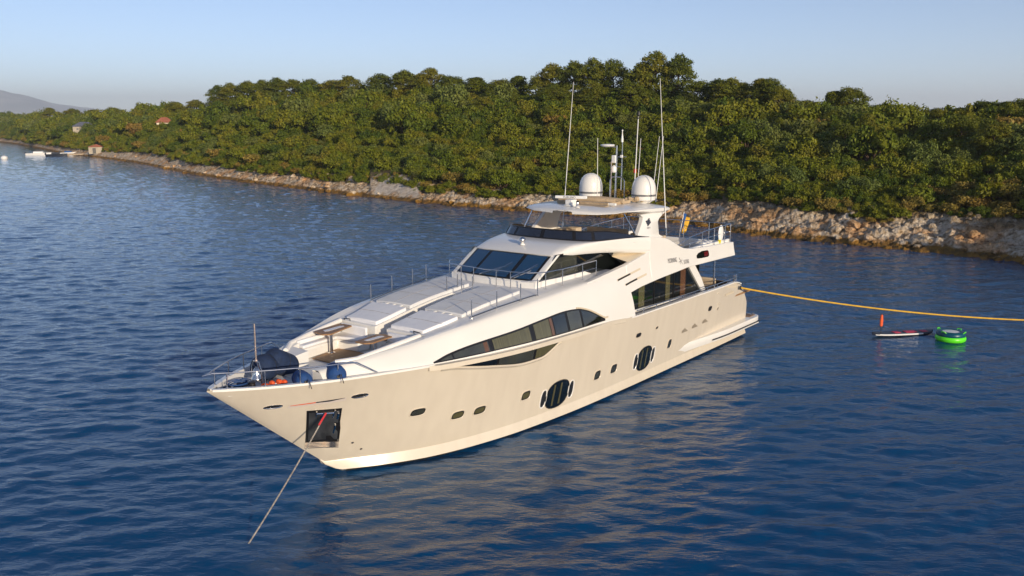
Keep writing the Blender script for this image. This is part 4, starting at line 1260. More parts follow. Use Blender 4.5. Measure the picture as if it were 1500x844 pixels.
def waves(X, Y_):
    z = np.zeros_like(X)
    r_ = np.random.default_rng(5)
    for k in range(46):
        lam = 10 ** r_.uniform(-.32, .50)
        th = R(97) + r_.normal(0, .5)
        kx, ky = math.cos(th) * 2 * math.pi / lam, math.sin(th) * 2 * math.pi / lam
        amp = .0039 * lam ** .60
        ph = r_.uniform(0, 6.28)
        w = kx * X + ky * Y_ + ph + .6 * np.sin(X * .05 + Y_ * .037 + k)
        z += amp * (np.sin(w) + .22 * np.cos(2 * w))
    return z
nc, nr = 640, 1100
th = np.linspace(R(-42), R(46), nc); rr = np.geomspace(13, 820, nr)
T, RR = np.meshgrid(th, rr)
X = RR * np.sin(T); YY = RR * np.cos(T)
fade = np.clip(1.35 - RR / 420, .0, 1)
Z = waves(X, YY) * fade
edge = np.minimum(np.clip((RR - 13) / 3, 0, 1), np.clip((820 - RR) / 100, 0, 1)); Z *= edge
edge2 = np.minimum(np.clip((T - th[0]) / .03, 0, 1), np.clip((th[-1] - T) / .03, 0, 1)); Z *= edge2
vs = np.stack([X, YY, Z], -1).reshape(-1, 3)
idx = np.arange(nr * nc).reshape(nr, nc)
qd = np.stack([idx[:-1, :-1], idx[:-1, 1:], idx[1:, 1:], idx[1:, :-1]], -1).reshape(-1, 4)
def np_mesh(name, vs, qd, mat, smooth=True):
    me = bpy.data.meshes.new(name)
    me.vertices.add(len(vs)); me.vertices.foreach_set('co', np.asarray(vs, np.float32).ravel())
    k = qd.shape[1]
    me.loops.add(len(qd) * k); me.loops.foreach_set('vertex_index', qd.astype(np.int32).ravel())
    me.polygons.add(len(qd)); me.polygons.foreach_set('loop_start', np.arange(len(qd), dtype=np.int32) * k)
    try: me.polygons.foreach_set('loop_total', np.full(len(qd), k, np.int32))
    except Exception: pass
    me.update(calc_edges=True); me.validate()
    if smooth: me.polygons.foreach_set('use_smooth', [True] * len(qd))
    me.materials.append(mat)
    o = bpy.data.objects.new(name, me); COL.objects.link(o)
    return o
wt = np_mesh('water', vs, qd[:, ::-1], M['water']); tag(wt, kind='structure')
# far and surrounding sea: flat rings joining the wavy sheet edge to edge
g = G()
FARR = 14000
ring_in = [(820 * math.sin(a), 820 * math.cos(a), 0) for a in th]
ring_out = [(FARR * math.sin(a), FARR * math.cos(a), 0) for a in th]
g.loft([ring_in, ring_out], False)
a2 = np.linspace(th[-1], th[0] + 2 * math.pi, 200)
g.loft([[(.0 + 13 * math.sin(a), 13 * math.cos(a), 0) for a in a2], [(820 * math.sin(a), 820 * math.cos(a), 0) for a in a2], [(FARR * math.sin(a), FARR * math.cos(a), 0) for a in a2]], False)
disc = list(th[:-1:8]) + list(a2[:-1:4])
g.add([(0, 0, 0)] + [(13 * math.sin(a), 13 * math.cos(a), 0) for a in disc], [(0, i, i % len(disc) + 1) for i in range(1, len(disc) + 1)])
far = g.build('water', M['water'], None); tag(far, kind='structure')
g = G(); g.add([(-FARR, -FARR, -6), (FARR, -FARR, -6), (FARR, FARR, -6), (-FARR, FARR, -6)], [(0, 1, 2, 3)])
sb = g.build('seabed', principled('seabed', (.01, .03, .05), .9)); tag(sb, kind='structure')

# ================================================================== LAND
SH = [(-637.1, 800.4), (-405.1, 628.2), (-294.3, 516.8), (-247.5, 452.6), (-200.0, 381.3), (-155.9, 315.1), (-127.4, 278.7), (-103.0, 245.6), (-84.1, 216.1), (-66.1, 187.9), (-51.5, 168.1), (-38.4, 152.0), (-26.4, 137.4), (-19.0, 129.9), (-12.2, 122.1), (-4.4, 115.1), (2.5, 109.8), (8.1, 105.7), (14.0, 101.1), (18.7, 97.0), (22.7, 89.0), (26.1, 84.2), (28.5, 81.7), (33.1, 77.6), (37.1, 73.5), (40.0, 68.5), (41.3, 62.3), (41.3, 55.5), (40.7, 46.9), (39.6, 39.9)]
sa = [math.atan2(p[0], p[1]) for p in SH]; sr = [math.hypot(*p) for p in SH]
fsh = pchip(sa, sr)
def az_px(px): return math.atan((px - 750) / 1322)
# ridge of bare ground: (picture column it was measured at, height in m, distance inland)
RG = [(-300, 12.4, 200), (0, 8.8, 150), (75, 9.2, 130), (130, 9.9, 125), (200, 11.3, 115), (300, 11.7, 100), (325, 13.6, 100), (400, 15.0, 95), (500, 15.3, 90), (560, 15.5, 88), (630, 15.5, 84), (700, 15.4, 80), (760, 14.4, 75), (800, 13.7, 70), (900, 13.0, 66), (1000, 12.8, 62), (1060, 12.4, 60), (1150, 11.1, 56), (1240, 11.0, 54), (1300, 10.5, 52), (1345, 9.6, 50), (1400, 10.1, 52), (1500, 10.7, 52), (1700, 10.7, 45), (2000, 9.8, 40)]
ra = [az_px(p[0]) for p in RG]
rh = lambda a: float(np.interp(a, ra, [p[1] for p in RG])); rd = lambda a: float(np.interp(a, ra, [p[2] for p in RG]))
def perp(a):
    """how obliquely the line of sight crosses the shore here"""
    e = .01; r0, r1 = fsh(a - e), fsh(a + e); r_ = fsh(a)
    t = math.atan2(2 * e * r_, abs(r1 - r0) + 1e-6)
    return max(math.sin(t), .22)
def ground(a, d):
    """height of the land at azimuth a, d metres inland along the sight line"""
    s = perp(a); dp = d * s
    kx = 1 + .18 * smooth01((750 + 1322 * math.tan(min(max(a, -1.2), 1.2)) - 1000) / 150)
    bank = kx * (.50 * smooth01(dp / 2.2) + .60 * smooth01((dp - 2.0) / 4.5))
    H_ = rh(a); D_ = rd(a)
    t = d / D_
    if t <= 1: hz = bank + (H_ - 1.1) * (t ** 1.15) * (1 - .0 * t) * (1 - .18 * math.sin(math.pi * t) * -1)
    else: hz = H_ - .10 * (d - D_)
    if d < 0: hz = -.9 * min(1, -d * s / 1.5)
    return max(hz, -2.0)
def gxy(a, d):
    r_ = fsh(a) + d; return r_ * math.sin(a), r_ * math.cos(a)
def rock_z(a, d, x, y):
    z = ground(a, d); dp = d * perp(a)
    w = smooth01((dp + 2.5) / 2.5) * (1 - smooth01((dp - 7.5) / 6))
    if w > 0:
        px = 750 + 1322 * math.tan(a)
        if dp > .5 and 540 < px < 615: z += .25 * min(dp, 6) / 2
        w *= 1 - .8 * smooth01((px - 530) / 20) * (1 - smooth01((px - 605) / 20))
        p = Vector((x, y, 0))
        v = noise.voronoi(p * .75)[0][0]; v2 = noise.voronoi(p * 1.9 + Vector((3, 1, 0)))[0][0]; v3 = noise.voronoi(p * 3.8 + Vector((1, 5, 0)))[0][0]
        n3 = noise.fractal(p * .35, .9, 2.1, 4); n4 = noise.hetero_terrain(p * 1.1, .6, 2.2, 5, .6)
        z += w * (.40 * (.45 - v) + .34 * (.4 - v2) + .20 * (.35 - v3) + .36 * n3 + .10 * (n4 - .8))
    return z
azs = np.concatenate([np.linspace(az_px(-280), az_px(-10), 60), np.linspace(az_px(-8), az_px(1510), 1350), np.linspace(az_px(1515), az_px(2300), 200)])
azs = [a for a in azs if a < sa[-1] - .01]
ds = list(np.arange(-3.0, 12, .22))+[12.3, 12.9, 13.5] + list(np.arange(14, 30, 1.0)) + list(np.arange(30, 130, 3.5)) + [140, 160, 200, 260]
vs = np.zeros((len(ds), len(azs), 3)); grav = np.zeros((len(ds), len(azs)))
for j, a in enumerate(azs):
    s = perp(a); r0 = fsh(a); H_, D_ = rh(a), rd(a)
    for i, d0 in enumerate(ds):
        d = d0 / s if d0 < 14 else 14 / s + (d0 - 14)
        x, y = (r0 + d) * math.sin(a), (r0 + d) * math.cos(a)
        z = rock_z(a, d, x, y); dp = d * s
        pxx = 750 + 1322 * math.tan(a); nn_ = noise.noise(Vector((x * .5, y * .5, 4)))
        wide = 5.2 * math.sin(math.pi * min(max((pxx - 545) / 68, 0), 1)) ** .5
        if 545 < pxx < 613: grav[i, j] = smooth01((dp - .9 + nn_) / .5) * (1 - smooth01((dp - wide + nn_) / .6))
        z += .5 * noise.noise(Vector((x * .06, y * .06, 3))) * smooth01((dp - 6) / 10)
        vs[i, j] = (x, y, z)
nI, nJ = len(ds), len(azs)
idx = np.arange(nI * nJ).reshape(nI, nJ)
qd = np.stack([idx[:-1, :-1], idx[1:, :-1], idx[1:, 1:], idx[:-1, 1:]], -1).reshape(-1, 4)
mat = principled('rocky_shore_and_soil', (.3, .25, .2), .9)
L = mat.node_tree.links; bs_ = mat.node_tree.nodes['Principled BSDF']
geo = nd(mat, 'ShaderNodeNewGeometry'); sep = nd(mat, 'ShaderNodeSeparateXYZ'); L.new(geo.outputs['Position'], sep.inputs[0])
def ramp(m, src, stops):
    r_ = nd(m, 'ShaderNodeValToRGB'); el = r_.color_ramp.elements
    while len(el) < len(stops): el.new(.5)
    for e, (p, c) in zip(el, stops): e.position = p; e.color = (*c, 1)
    m.node_tree.links.new(src, r_.inputs[0]); return r_
nzr = nd(mat, 'ShaderNodeTexNoise', Scale=1.6, Detail=9.0, Roughness=.72); L.new(geo.outputs['Position'], nzr.inputs['Vector'])
rk = ramp(mat, nzr.outputs[0], [(.34, (.10, .07, .045)), (.43, (.40, .29, .18)), (.52, (.66, .54, .40)), (.64, (.86, .77, .65))])
nz2 = nd(mat, 'ShaderNodeTexNoise', Scale=.35, Detail=5.0); L.new(geo.outputs['Position'], nz2.inputs['Vector'])
warm = ramp(mat, nz2.outputs[0], [(.48, (1, .97, .92)), (.60, (1.0, .68, .38))])
mw = nd(mat, 'ShaderNodeMix', data_type='RGBA', blend_type='MULTIPLY'); mw.inputs[0].default_value = .8
L.new(rk.outputs[0], mw.inputs[6]); L.new(warm.outputs[0], mw.inputs[7])
# tidal band of ochre weed close to the water
add = nd(mat, 'ShaderNodeMath', operation='MULTIPLY_ADD'); L.new(nzr.outputs[0], add.inputs[0]); add.inputs[1].default_value = .9; L.new(sep.outputs['Z'], add.inputs[2])
tmr = nd(mat, 'ShaderNodeMapRange'); L.new(add.outputs[0], tmr.inputs[0]); tmr.inputs[1].default_value = .80; tmr.inputs[2].default_value = 1.02
tide = ramp(mat, tmr.outputs[0], [(.0, (0, 0, 0)), (1.0, (1, 1, 1))])
weed = ramp(mat, nz2.outputs[0], [(.35, (.06, .035, .008)), (.48, (.36, .18, .02)), (.58, (.12, .065, .012)), (.68, (.32, .16, .02))])
mt1 = nd(mat, 'ShaderNodeMix', data_type='RGBA'); L.new(tide.outputs[0], mt1.inputs[0]); L.new(weed.outputs[0], mt1.inputs[6]); L.new(mw.outputs[2], mt1.inputs[7])
# soil and dry grass higher up
a2_ = nd(mat, 'ShaderNodeMath', operation='MULTIPLY_ADD'); L.new(nz2.outputs[0], a2_.inputs[0]); a2_.inputs[1].default_value = 3.0; L.new(sep.outputs['Z'], a2_.inputs[2])
mr = nd(mat, 'ShaderNodeMapRange'); L.new(a2_.outputs[0], mr.inputs[0]); mr.inputs[1].default_value = 3.3; mr.inputs[2].default_value = 4.6
soil = ramp(mat, nzr.outputs[0], [(.35, (.045, .04, .015)), (.5, (.11, .085, .035)), (.65, (.20, .14, .06))])
mt2 = nd(mat, 'ShaderNodeMix', data_type='RGBA'); L.new(mr.outputs[0], mt2.inputs[0]); L.new(mt1.outputs[2], mt2.inputs[6]); L.new(soil.outputs[0], mt2.inputs[7])
L.new(mt2.outputs[2], bs_.inputs['Base Color'])
nb_ = nd(mat, 'ShaderNodeTexNoise', Scale=3.0, Detail=8.0, Roughness=.7); L.new(geo.outputs['Position'], nb_.inputs['Vector'])
bp = nd(mat, 'ShaderNodeBump', Strength=1.0, Distance=.4); L.new(nb_.outputs[0], bp.inputs['Height']); L.new(bp.outputs[0], bs_.inputs['Normal'])
M['rock'] = mat
gm = nd(mat, 'ShaderNodeAttribute', attribute_name='gravel')
gc = ramp(mat, nzr.outputs[0], [(.35, (.50, .40, .30)), (.62, (.84, .74, .62))])
mt3 = nd(mat, 'ShaderNodeMix', data_type='RGBA'); L.new(gm.outputs['Fac'], mt3.inputs[0]); L.new(mt2.outputs[2], mt3.inputs[6]); L.new(gc.outputs[0], mt3.inputs[7]); L.new(mt3.outputs[2], bs_.inputs['Base Color'])
land = np_mesh('terrain', vs.reshape(-1, 3), qd, M['rock'], smooth=False); tag(land, kind='structure')
at_ = land.data.attributes.new('gravel', 'FLOAT', 'POINT'); at_.data.foreach_set('value', grav.ravel().astype(np.float32))

# distant mountains and the blue island
def range_mesh(name, px0, px1, dist, prof, depth, mat, seed):
    n_ = 70; rows = [0, .25, .5, .75, 1, 1.5, 2]
    vv = np.zeros((len(rows), n_ + 1, 3))
    for j in range(n_ + 1):
        px = lerp(px0, px1, j / n_); a = az_px(px)
        h = float(np.interp(px, [p[0] for p in prof], [p[1] for p in prof]))
        for i, r_ in enumerate(rows):
            k = math.sin(min(r_, 2 - r_) * math.pi / 2) ** .8 if 0 < r_ < 2 else 0
            d = dist + (r_ - 1) * depth
            hh = h * k * (1 + .08 * noise.fractal(Vector((j * .25 + seed, r_ * 3, 0)), 1, 2, 4))
            vv[i, j] = (d * math.sin(a), d * math.cos(a), hh - 2 if r_ in (0, 2) else hh)
    ix = np.arange(len(rows) * (n_ + 1)).reshape(len(rows), -1)
    q = np.stack([ix[:-1, :-1], ix[1:, :-1], ix[1:, 1:], ix[:-1, 1:]], -1).reshape(-1, 4)
    o = np_mesh(name, vv.reshape(-1, 3), q, mat, True); tag(o, kind='structure'); return o
M['mount'] = noisy('mountain_scrub_and_rock', (.18, .20, .20), (.32, .32, .31), .95, .004, lo=.4, hi=.6)
range_mesh('mountains', -420, 320, 10500, [(-420, 330), (-250, 390), (-60, 360), (5, 330), (40, 290), (75, 210), (110, 180), (180, 130), (240, 110), (320, 0)], 1500, M['mount'], 1)
range_mesh('island_hill', 1300, 1460, 3200, [(1300, 18), (1330, 40), (1350, 50), (1375, 58), (1410, 45), (1460, 8)], 350, M['mount'], 5)

# ------------------------------------------------------------------ boulders
def boulder_mesh(seed, flat=.6):
    bm = bmesh.new(); bmesh.ops.create_icosphere(bm, subdivisions=3, radius=1)
    r_ = random.Random(seed)
    cuts = [(Vector((r_.gauss(0, 1), r_.gauss(0, 1), r_.gauss(0, .8))).normalized(), r_.uniform(.5, .85)) for _ in range(11)]
    for v in bm.verts:
        p = v.co.copy()
        for n_, d in cuts:
            k = p.dot(n_) - d
            if k > 0: p -= n_ * k
        p += p.normalized() * .07 * noise.fractal(p * 2.3 + Vector((seed, 0, 0)), 1, 2, 4)
        v.co = Vector((p.x, p.y * .8, p.z * flat))
    me = bpy.data.meshes.new('boulder'); bm.to_mesh(me); bm.free(); me.materials.append(M['rock'])
    return me
bms = [boulder_mesh(k, .45 + .1 * (k % 3)) for k in range(8)]
rnd = random.Random(21)
def px_zone(px):
    for lim, nm in ((330, 'on the far left shore'), (620, 'left of the gravel beach'), (860, 'between beach and radomes'), (1080, 'on the shore just behind the stern'), (1300, 'on the shore above the yellow rope')):
        if px < lim: return nm
    return 'on the broad rocky point at the right edge'
for k in range(230):
    px = rnd.choice([rnd.uniform(960, 1560), rnd.uniform(960, 1560), rnd.uniform(560, 960), rnd.uniform(150, 560)])
    a = az_px(px); s = perp(a)
    dp = rnd.uniform(-.6, 7.5)
    d = dp / s; x, y = gxy(a, d)
    sz = rnd.uniform(.20, .60) * (1 if px > 900 else 1.3) * (1.0 if rnd.random() < .85 else 1.6)
    o = bpy.data.objects.new('boulder', rnd.choice(bms)); COL.objects.link(o)
    zt = max(rock_z(a, d, x, y), -.2)
    if 535 < px < 618 and .5 < dp < 6: sz *= .45
    o.location = (x, y, zt + sz * .10)
    o.scale = (sz, sz * rnd.uniform(.8, 1.2), sz * rnd.uniform(.8, 1.3)); o.rotation_euler = (rnd.uniform(-.3, .3), rnd.uniform(-.3, .3), rnd.uniform(0, 6.3))
    z_ = px_zone(px)
    wet = 'half wet ochre boulder ' if dp < .8 else 'pale limestone boulder '
    tag(o, wet + z_, 'boulder', wet.strip() + ' ' + z_)
# ================================================================== VEGETATION
def leaf_mat(name, stops, rough=.6):
    m = principled(name, (.07, .08, .02), rough)
    oi = nd(m, 'ShaderNodeObjectInfo'); geo_ = nd(m, 'ShaderNodeNewGeometry')
    nz_ = nd(m, 'ShaderNodeTexNoise', Scale=.28, Detail=3.0); m.node_tree.links.new(geo_.outputs['Position'], nz_.inputs['Vector'])
    mx = nd(m, 'ShaderNodeMath', operation='MULTIPLY_ADD'); m.node_tree.links.new(oi.outputs['Random'], mx.inputs[0]); mx.inputs[1].default_value = .55
    sb_ = nd(m, 'ShaderNodeMath', operation='MULTIPLY_ADD'); m.node_tree.links.new(nz_.outputs[0], sb_.inputs[0]); sb_.inputs[1].default_value = 1.3; sb_.inputs[2].default_value = -.42
    m.node_tree.links.new(sb_.outputs[0], mx.inputs[2])
    rp = ramp(m, mx.outputs[0], stops)
    b_ = m.node_tree.nodes['Principled BSDF']
    nf = nd(m, 'ShaderNodeTexNoise', Scale=2.2, Detail=4.0); m.node_tree.links.new(geo_.outputs['Position'], nf.inputs['Vector'])
    fr_ = ramp(m, nf.outputs[0], [(.34, (.60, .66, .5)), (.66, (1.62, 1.60, 1.3))])
    ml = nd(m, 'ShaderNodeMix', data_type='RGBA', blend_type='MULTIPLY'); ml.inputs[0].default_value = 1
    m.node_tree.links.new(rp.outputs[0], ml.inputs[6]); m.node_tree.links.new(fr_.outputs[0], ml.inputs[7])
    rp = ml; rp_out = ml.outputs[2]
    m.node_tree.links.new(rp_out, b_.inputs['Base Color'])
    tr = nd(m, 'ShaderNodeBsdfTranslucent'); m.node_tree.links.new(rp_out, tr.inputs[0])
    ms = nd(m, 'ShaderNodeMixShader'); ms.inputs[0].default_value = .22
    out = m.node_tree.nodes['Material Output']
    m.node_tree.links.new(b_.outputs[0], ms.inputs[1]); m.node_tree.links.new(tr.outputs[0], ms.inputs[2]); m.node_tree.links.new(ms.outputs[0], out.inputs[0])
    b_.inputs['Specular IOR Level'].default_value = .25
    return m
M['leaf'] = leaf_mat('maquis_leaves', [(.05, (.050, .082, .008)), (.35, (.098, .128, .010)), (.6, (.155, .165, .012)), (.85, (.18, .165, .016)), (1.0, (.155, .125, .018))])
M['olive'] = leaf_mat('olive_leaves', [(.1, (.090, .125, .030)), (.5, (.135, .160, .038)), (.9, (.170, .175, .045))])
M['dry'] = leaf_mat('dry_tawny_leaves', [(.1, (.17, .14, .030)), (.5, (.25, .18, .045)), (.9, (.19, .11, .025))])
M['pine'] = leaf_mat('pine_needles', [(.1, (.066, .088, .010)), (.5, (.120, .132, .012)), (.9, (.185, .160, .016))])
M['bark'] = noisy('grey_brown_bark', (.16, .10, .065), (.09, .06, .04), .9, 6, bump=.5)

def crown_mesh(name, blobs, nleaf, ls, seed, mat, elong=1.6, jitter=.55):
    """many small leaf faces scattered on and inside lumpy blobs; blobs: (centre, radii)"""
    r_ = np.random.default_rng(seed)
    C_ = np.array([b[0] for b in blobs]); Rd = np.array([b[1] for b in blobs])
    wgt = (Rd[:, 0] * Rd[:, 1] + Rd[:, 0] * Rd[:, 2]) ; wgt = wgt / wgt.sum()
    bi = r_.choice(len(blobs), nleaf, p=wgt)
    n_ = r_.normal(size=(nleaf, 3)); n_[:, 2] = np.abs(n_[:, 2]) * 1.0 - .25 * r_.random(nleaf); n_ /= np.linalg.norm(n_, axis=1)[:, None]
    # small lumps: push leaves into clumps
    lump = 1 + .22 * np.sin(n_[:, 0] * 7 + bi) * np.sin(n_[:, 1] * 6 + bi * 2) * np.sin(n_[:, 2] * 5 + 1)
    rad = (r_.random(nleaf) ** .28) * lump * (1 + .18 * np.abs(r_.normal(size=nleaf)) * (r_.random(nleaf) < .35))
    P = C_[bi] + n_ * Rd[bi] * rad[:, None]
    nn = n_ + r_.normal(size=(nleaf, 3)) * jitter; nn[:, 2] += .25; nn /= np.linalg.norm(nn, axis=1)[:, None]
    t = np.cross(nn, r_.normal(size=(nleaf, 3))); t /= np.linalg.norm(t, axis=1)[:, None]
    b_ = np.cross(nn, t)
    s = ls * (.6 + .8 * r_.random(nleaf))[:, None]
    q = np.stack([P - t * s * elong / 2, P + b_ * s * .5, P + t * s * elong / 2, P - b_ * s * .5], 1)
    me = bpy.data.meshes.new(name)
    me.vertices.add(nleaf * 4); me.vertices.foreach_set('co', q.astype(np.float32).ravel())
    me.loops.add(nleaf * 4); me.loops.foreach_set('vertex_index', np.arange(nleaf * 4, dtype=np.int32))
    me.polygons.add(nleaf); me.polygons.foreach_set('loop_start', np.arange(nleaf, dtype=np.int32) * 4)
    me.update(calc_edges=True); me.materials.append(mat)
    return me
def shrub_blobs(seed, n_=9):
    r_ = random.Random(seed); out = [((0, 0, .45), (.75, .75, .55))]
    for _ in range(n_):
        a = r_.uniform(0, 6.28); d = r_.uniform(.25, .95); rr_ = r_.uniform(.13, .40)
        out.append(((d * math.cos(a), d * math.sin(a), r_.uniform(.3, 1.1) * (1.15 - .6 * d)), (rr_, rr_, rr_ * r_.uniform(.7, 1.4))))
    return out
SHR = []
for k in range(5): SHR.append(crown_mesh('shrub_crown', shrub_blobs(k, 10 + 2 * k), 2400, .085, k, M['leaf'], 1.8, .75))
SHR.append(crown_mesh('olive_crown', shrub_blobs(11, 11), 2400, .075, 11, M['olive'], 1.8, .8))
SHR.append(crown_mesh('olive_crown', shrub_blobs(12, 9), 2400, .075, 12, M['olive'], 1.8, .8))
SHR.append(crown_mesh('dry_crown', shrub_blobs(13, 8), 1100, .095, 13, M['dry'], 2.4, .9))
def stem_mesh(seed):
    r_ = random.Random(seed); g = G()
    for _ in range(5):
        a = r_.uniform(0, 6.28); g.tube([(0, 0, -.25), (.18 * math.cos(a), .18 * math.sin(a), .2), (.5 * math.cos(a), .5 * math.sin(a), .62)], [.05, .035, .015], 5)
    me = bpy.data.meshes.new('stem'); me.from_pydata(g.v, [], g.f); me.materials.append(M['bark']); return me
STM = [stem_mesh(k) for k in range(3)]

# pines: leaning trunk, limbs, layered crown of needle clumps
def pine(name, h, w, seed, leaf=.19, nleaf=8500, low=.13, mat='pine', parent=None, shape='umbrella'):
    r_ = random.Random(seed)
    top = Vector((r_.uniform(-.06, .06) * h, r_.uniform(-.06, .06) * h, h * .86))
    g = G(); path = [Vector((0, 0, -.6)), Vector((top.x * .1, top.y * .2, h * .3)), Vector((top.x * .6, top.y * .5, h * .6)), top]
    g.tube(path, [h * .028, h * .022, h * .015, h * .006], 8)
    blobs = []
    nb_ = 22
    for i in range(nb_):
        u = i / (nb_ - 1)
        z = lerp(low, .93, u ** .8) * h
        if shape == 'umbrella': rad = w / 2 * (.62 + .38 * math.sin(math.pi * min(1, u * .9 + .05))) * (1 - .55 * max(0, u - .75) / .25)
        else: rad = w / 2 * (1.02 - .85 * u) + .05 * w
        a = i * 2.4 + r_.uniform(-.5, .5)
        d = rad * r_.uniform(.45, .85) if u < .97 else 0
        c = Vector((top.x * z / h + d * math.cos(a), top.y * z / h + d * math.sin(a), z))
        br = w * r_.uniform(.14, .24) * (1.1 - .30 * u)
        blobs.append((tuple(c), (br, br, br * .85)))
        t0 = Vector((top.x * z / h * .8, top.y * z / h * .8, max(z - d * .45, h * .2)))
        g.tube([t0, t0.lerp(c, .55) + Vector((0, 0, .03 * h)), c], [h * .010, h * .007, h * .003], 5)
    blobs.append(((top.x * .8, top.y * .8, h * .72), (w * .30, w * .30, h * .20)))
    me = bpy.data.meshes.new('trunk'); me.from_pydata(g.v, [], g.f); me.materials.append(M['bark'])
    for p in me.polygons: p.use_smooth = True
    cm = crown_mesh('crown', blobs, nleaf, leaf, seed, M[mat], 1.8, .6)
    return me, cm
PINES = [pine('pine', 9, 6.5, 1), pine('pine', 9, 7.2, 2), pine('pine', 8, 5.6, 3, shape='cone', low=.08), pine('pine', 8, 7.5, 4, low=.2), pine('pine', 9, 6.0, 5, shape='cone', low=.15), pine('pine', 10, 7.5, 6, low=.18)]
def place_tree(kind, px, d, scale, sx, label, group=None, rz=None, name='pine_tree', cat='tree'):
    a = az_px(px); x, y = gxy(a, d)
    t = empty(name, (x, y, ground(a, d) - .1), rz if rz is not None else random.uniform(0, 6.28))
    t.scale = (sx, sx, scale)
    for nm, me in (('trunk', PINES[kind][0]), ('crown', PINES[kind][1])):
        o = bpy.data.objects.new(nm, me); COL.objects.link(o); o.parent = t
    tag(t, label, cat, group); return t
def elev(py, r_): return 10.915 + (179 - py) * r_ / 1322      # height that shows at a picture row, at distance r_
# pines that break the skyline: (picture column, top row, inland share of ridge distance, kind, width in m, label)
SKY = [
 (960, 79, .97, 5, 9.0, 'tallest broad pine on the skyline, just right of the yacht masts'),
 (990, 84, 1.0, 1, 7.5, 'tall pine on the skyline touching the right side of the tallest one'),
 (935, 97, .95, 0, 7.0, 'pine filling the gap left of the tallest skyline pine'),
 (900, 90, 1.0, 1, 8.5, 'flat topped pine on the skyline directly above the mast'),
 (868, 88, .98, 5, 8.0, 'wide flat topped pine above the left radome'),
 (838, 92, 1.0, 0, 7.5, 'pine crossed by the tip of the left whip antenna'),
 (812, 95, .98, 1, 7.5, 'leftmost pine of the tall grove above the yacht roof'),
 (792, 112, .96, 3, 6.5, 'low round pine at the left foot of the tall grove'),
 (758, 112, 1.0, 4, 6.5, 'solitary round pine a little left of the tall grove'),
 (1018, 120, .96, 3, 6.0, 'low pine at the right foot of the tall grove'),
 (1045, 118, 1.0, 0, 6.5, 'left tree of the rounded pair right of the tall grove'),
 (1066, 117, .98, 3, 7.0, 'bright rounded pine in front of the pair right of the grove'),
 (1085, 124, 1.0, 1, 6.0, 'right tree of the rounded pair right of the tall grove'),
 (1110, 118, 1.0, 4, 6.0, 'dark upright conical tree standing alone between grove and right edge'),
 (1130, 118, 1.0, 1, 6.0, 'dark tree leaning on the right side of the upright conical one'),
 (1143, 131, .96, 3, 5.0, 'lower shoulder tree right of the upright conical pair'),
 (1178, 148, 1.0, 3, 4.6, 'small round dark tree between the conical pair and the double crowned tree'),
 (1222, 136, 1.0, 4, 5.0, 'left crown of the double crowned tree in front of open sky'),
 (1246, 131, 1.0, 3, 5.4, 'right and taller crown of the double crowned tree in open sky'),
 (1286, 154, 1.0, 3, 5.6, 'round tree left of the gap with the blue island'),
 (1305, 159, .98, 3, 4.6, 'low round tree at the left lip of the blue island gap'),
 (1372, 160, 1.0, 3, 4.6, 'dark bush crown at the right lip of the blue island gap'),
 (1404, 159, 1.0, 4, 5.0, 'dark crown second right of the blue island gap'),
 (1448, 151, 1.0, 3, 5.6, 'upright twiggy crown on the skyline near the right edge'),
 (1470, 152, .98, 4, 4.6, 'narrow crown beside the twiggy one near the right edge'),
 (1502, 149, 1.0, 3, 5.6, 'crown cut by the right edge of the picture on the skyline'),
 (634, 101, 1.0, 5, 8.5, 'lone umbrella pine poking above the middle of the left ridge'),
 (612, 112, .98, 1, 8.0, 'pine at the left foot of the lone umbrella pine'),
 (590, 105, 1.0, 0, 9.0, 'broad pine on the ridge a little left of the lone umbrella pine'),
 (560, 110, 1.0, 1, 9.0, 'broad pine on the ridge, second left of the lone umbrella pine'),
 (515, 113, 1.0, 5, 9.5, 'wide domed pine on the ridge left of centre'),
 (488, 119, .98, 0, 8.0, 'lower pine filling the ridge left of the wide domed one'),
 (455, 118, 1.0, 1, 8.0, 'pine on the ridge right of the dense wood on the left'),
 (430, 119, 1.0, 0, 8.5, 'rightmost pine of the dense wood at the left end of the high ridge'),
 (408, 117, .97, 1, 8.5, 'second pine from the right in the dense ridge wood'),
 (385, 120, .95, 5, 8.5, 'middle pine of the dense ridge wood, trunks showing'),
 (362, 122, .97, 0, 8.5, 'third pine from the left in the dense ridge wood'),
 (340, 125, .95, 1, 8.0, 'second pine from the left in the dense ridge wood'),
 (320, 128, .97, 5, 8.5, 'leftmost pine of the dense ridge wood where the high ridge ends'),
 (665, 112, 1.0, 3, 8.0, 'low round pine right of the lone umbrella pine'),
 (700, 114, 1.0, 4, 7.5, 'round ridge pine midway between the umbrella pine and the tall grove'),
 (730, 117, .98, 3, 7.0, 'low ridge pine just left of the solitary round pine'),
 (213, 155, 1.0, 3, 9.0, 'round tree above the white villa on the left'),
 (170, 159, 1.0, 3, 10.0, 'domed tree left of the white villa'),
 (140, 162, .98, 4, 9.0, 'tree above the pale cottage on the far left slope'),
 (108, 161, 1.0, 3, 10.5, 'domed tree standing clear on the far left skyline'),
 (74, 160, 1.0, 4, 10.0, 'upright round tree on the far left skyline against the mountains'),
 (20, 171, 1.0, 3, 10.0, 'low tree near the left edge of the picture on the skyline'),
 (4, 166, 1.0, 4, 10.0, 'tall tree cut by the left edge of the picture'),
 (258, 151, 1.0, 3, 9.0, 'low tree on the slope shoulder right of the white villa'),
 (290, 148, 1.0, 1, 9.0, 'tree just below and left of the dense ridge wood'),
]
HT = []
for tm, cm in PINES:
    z_ = np.empty(len(cm.vertices) * 3, np.float32); cm.vertices.foreach_get('co', z_); HT.append(float(np.percentile(z_.reshape(-1, 3)[:, 2], 99.6)))
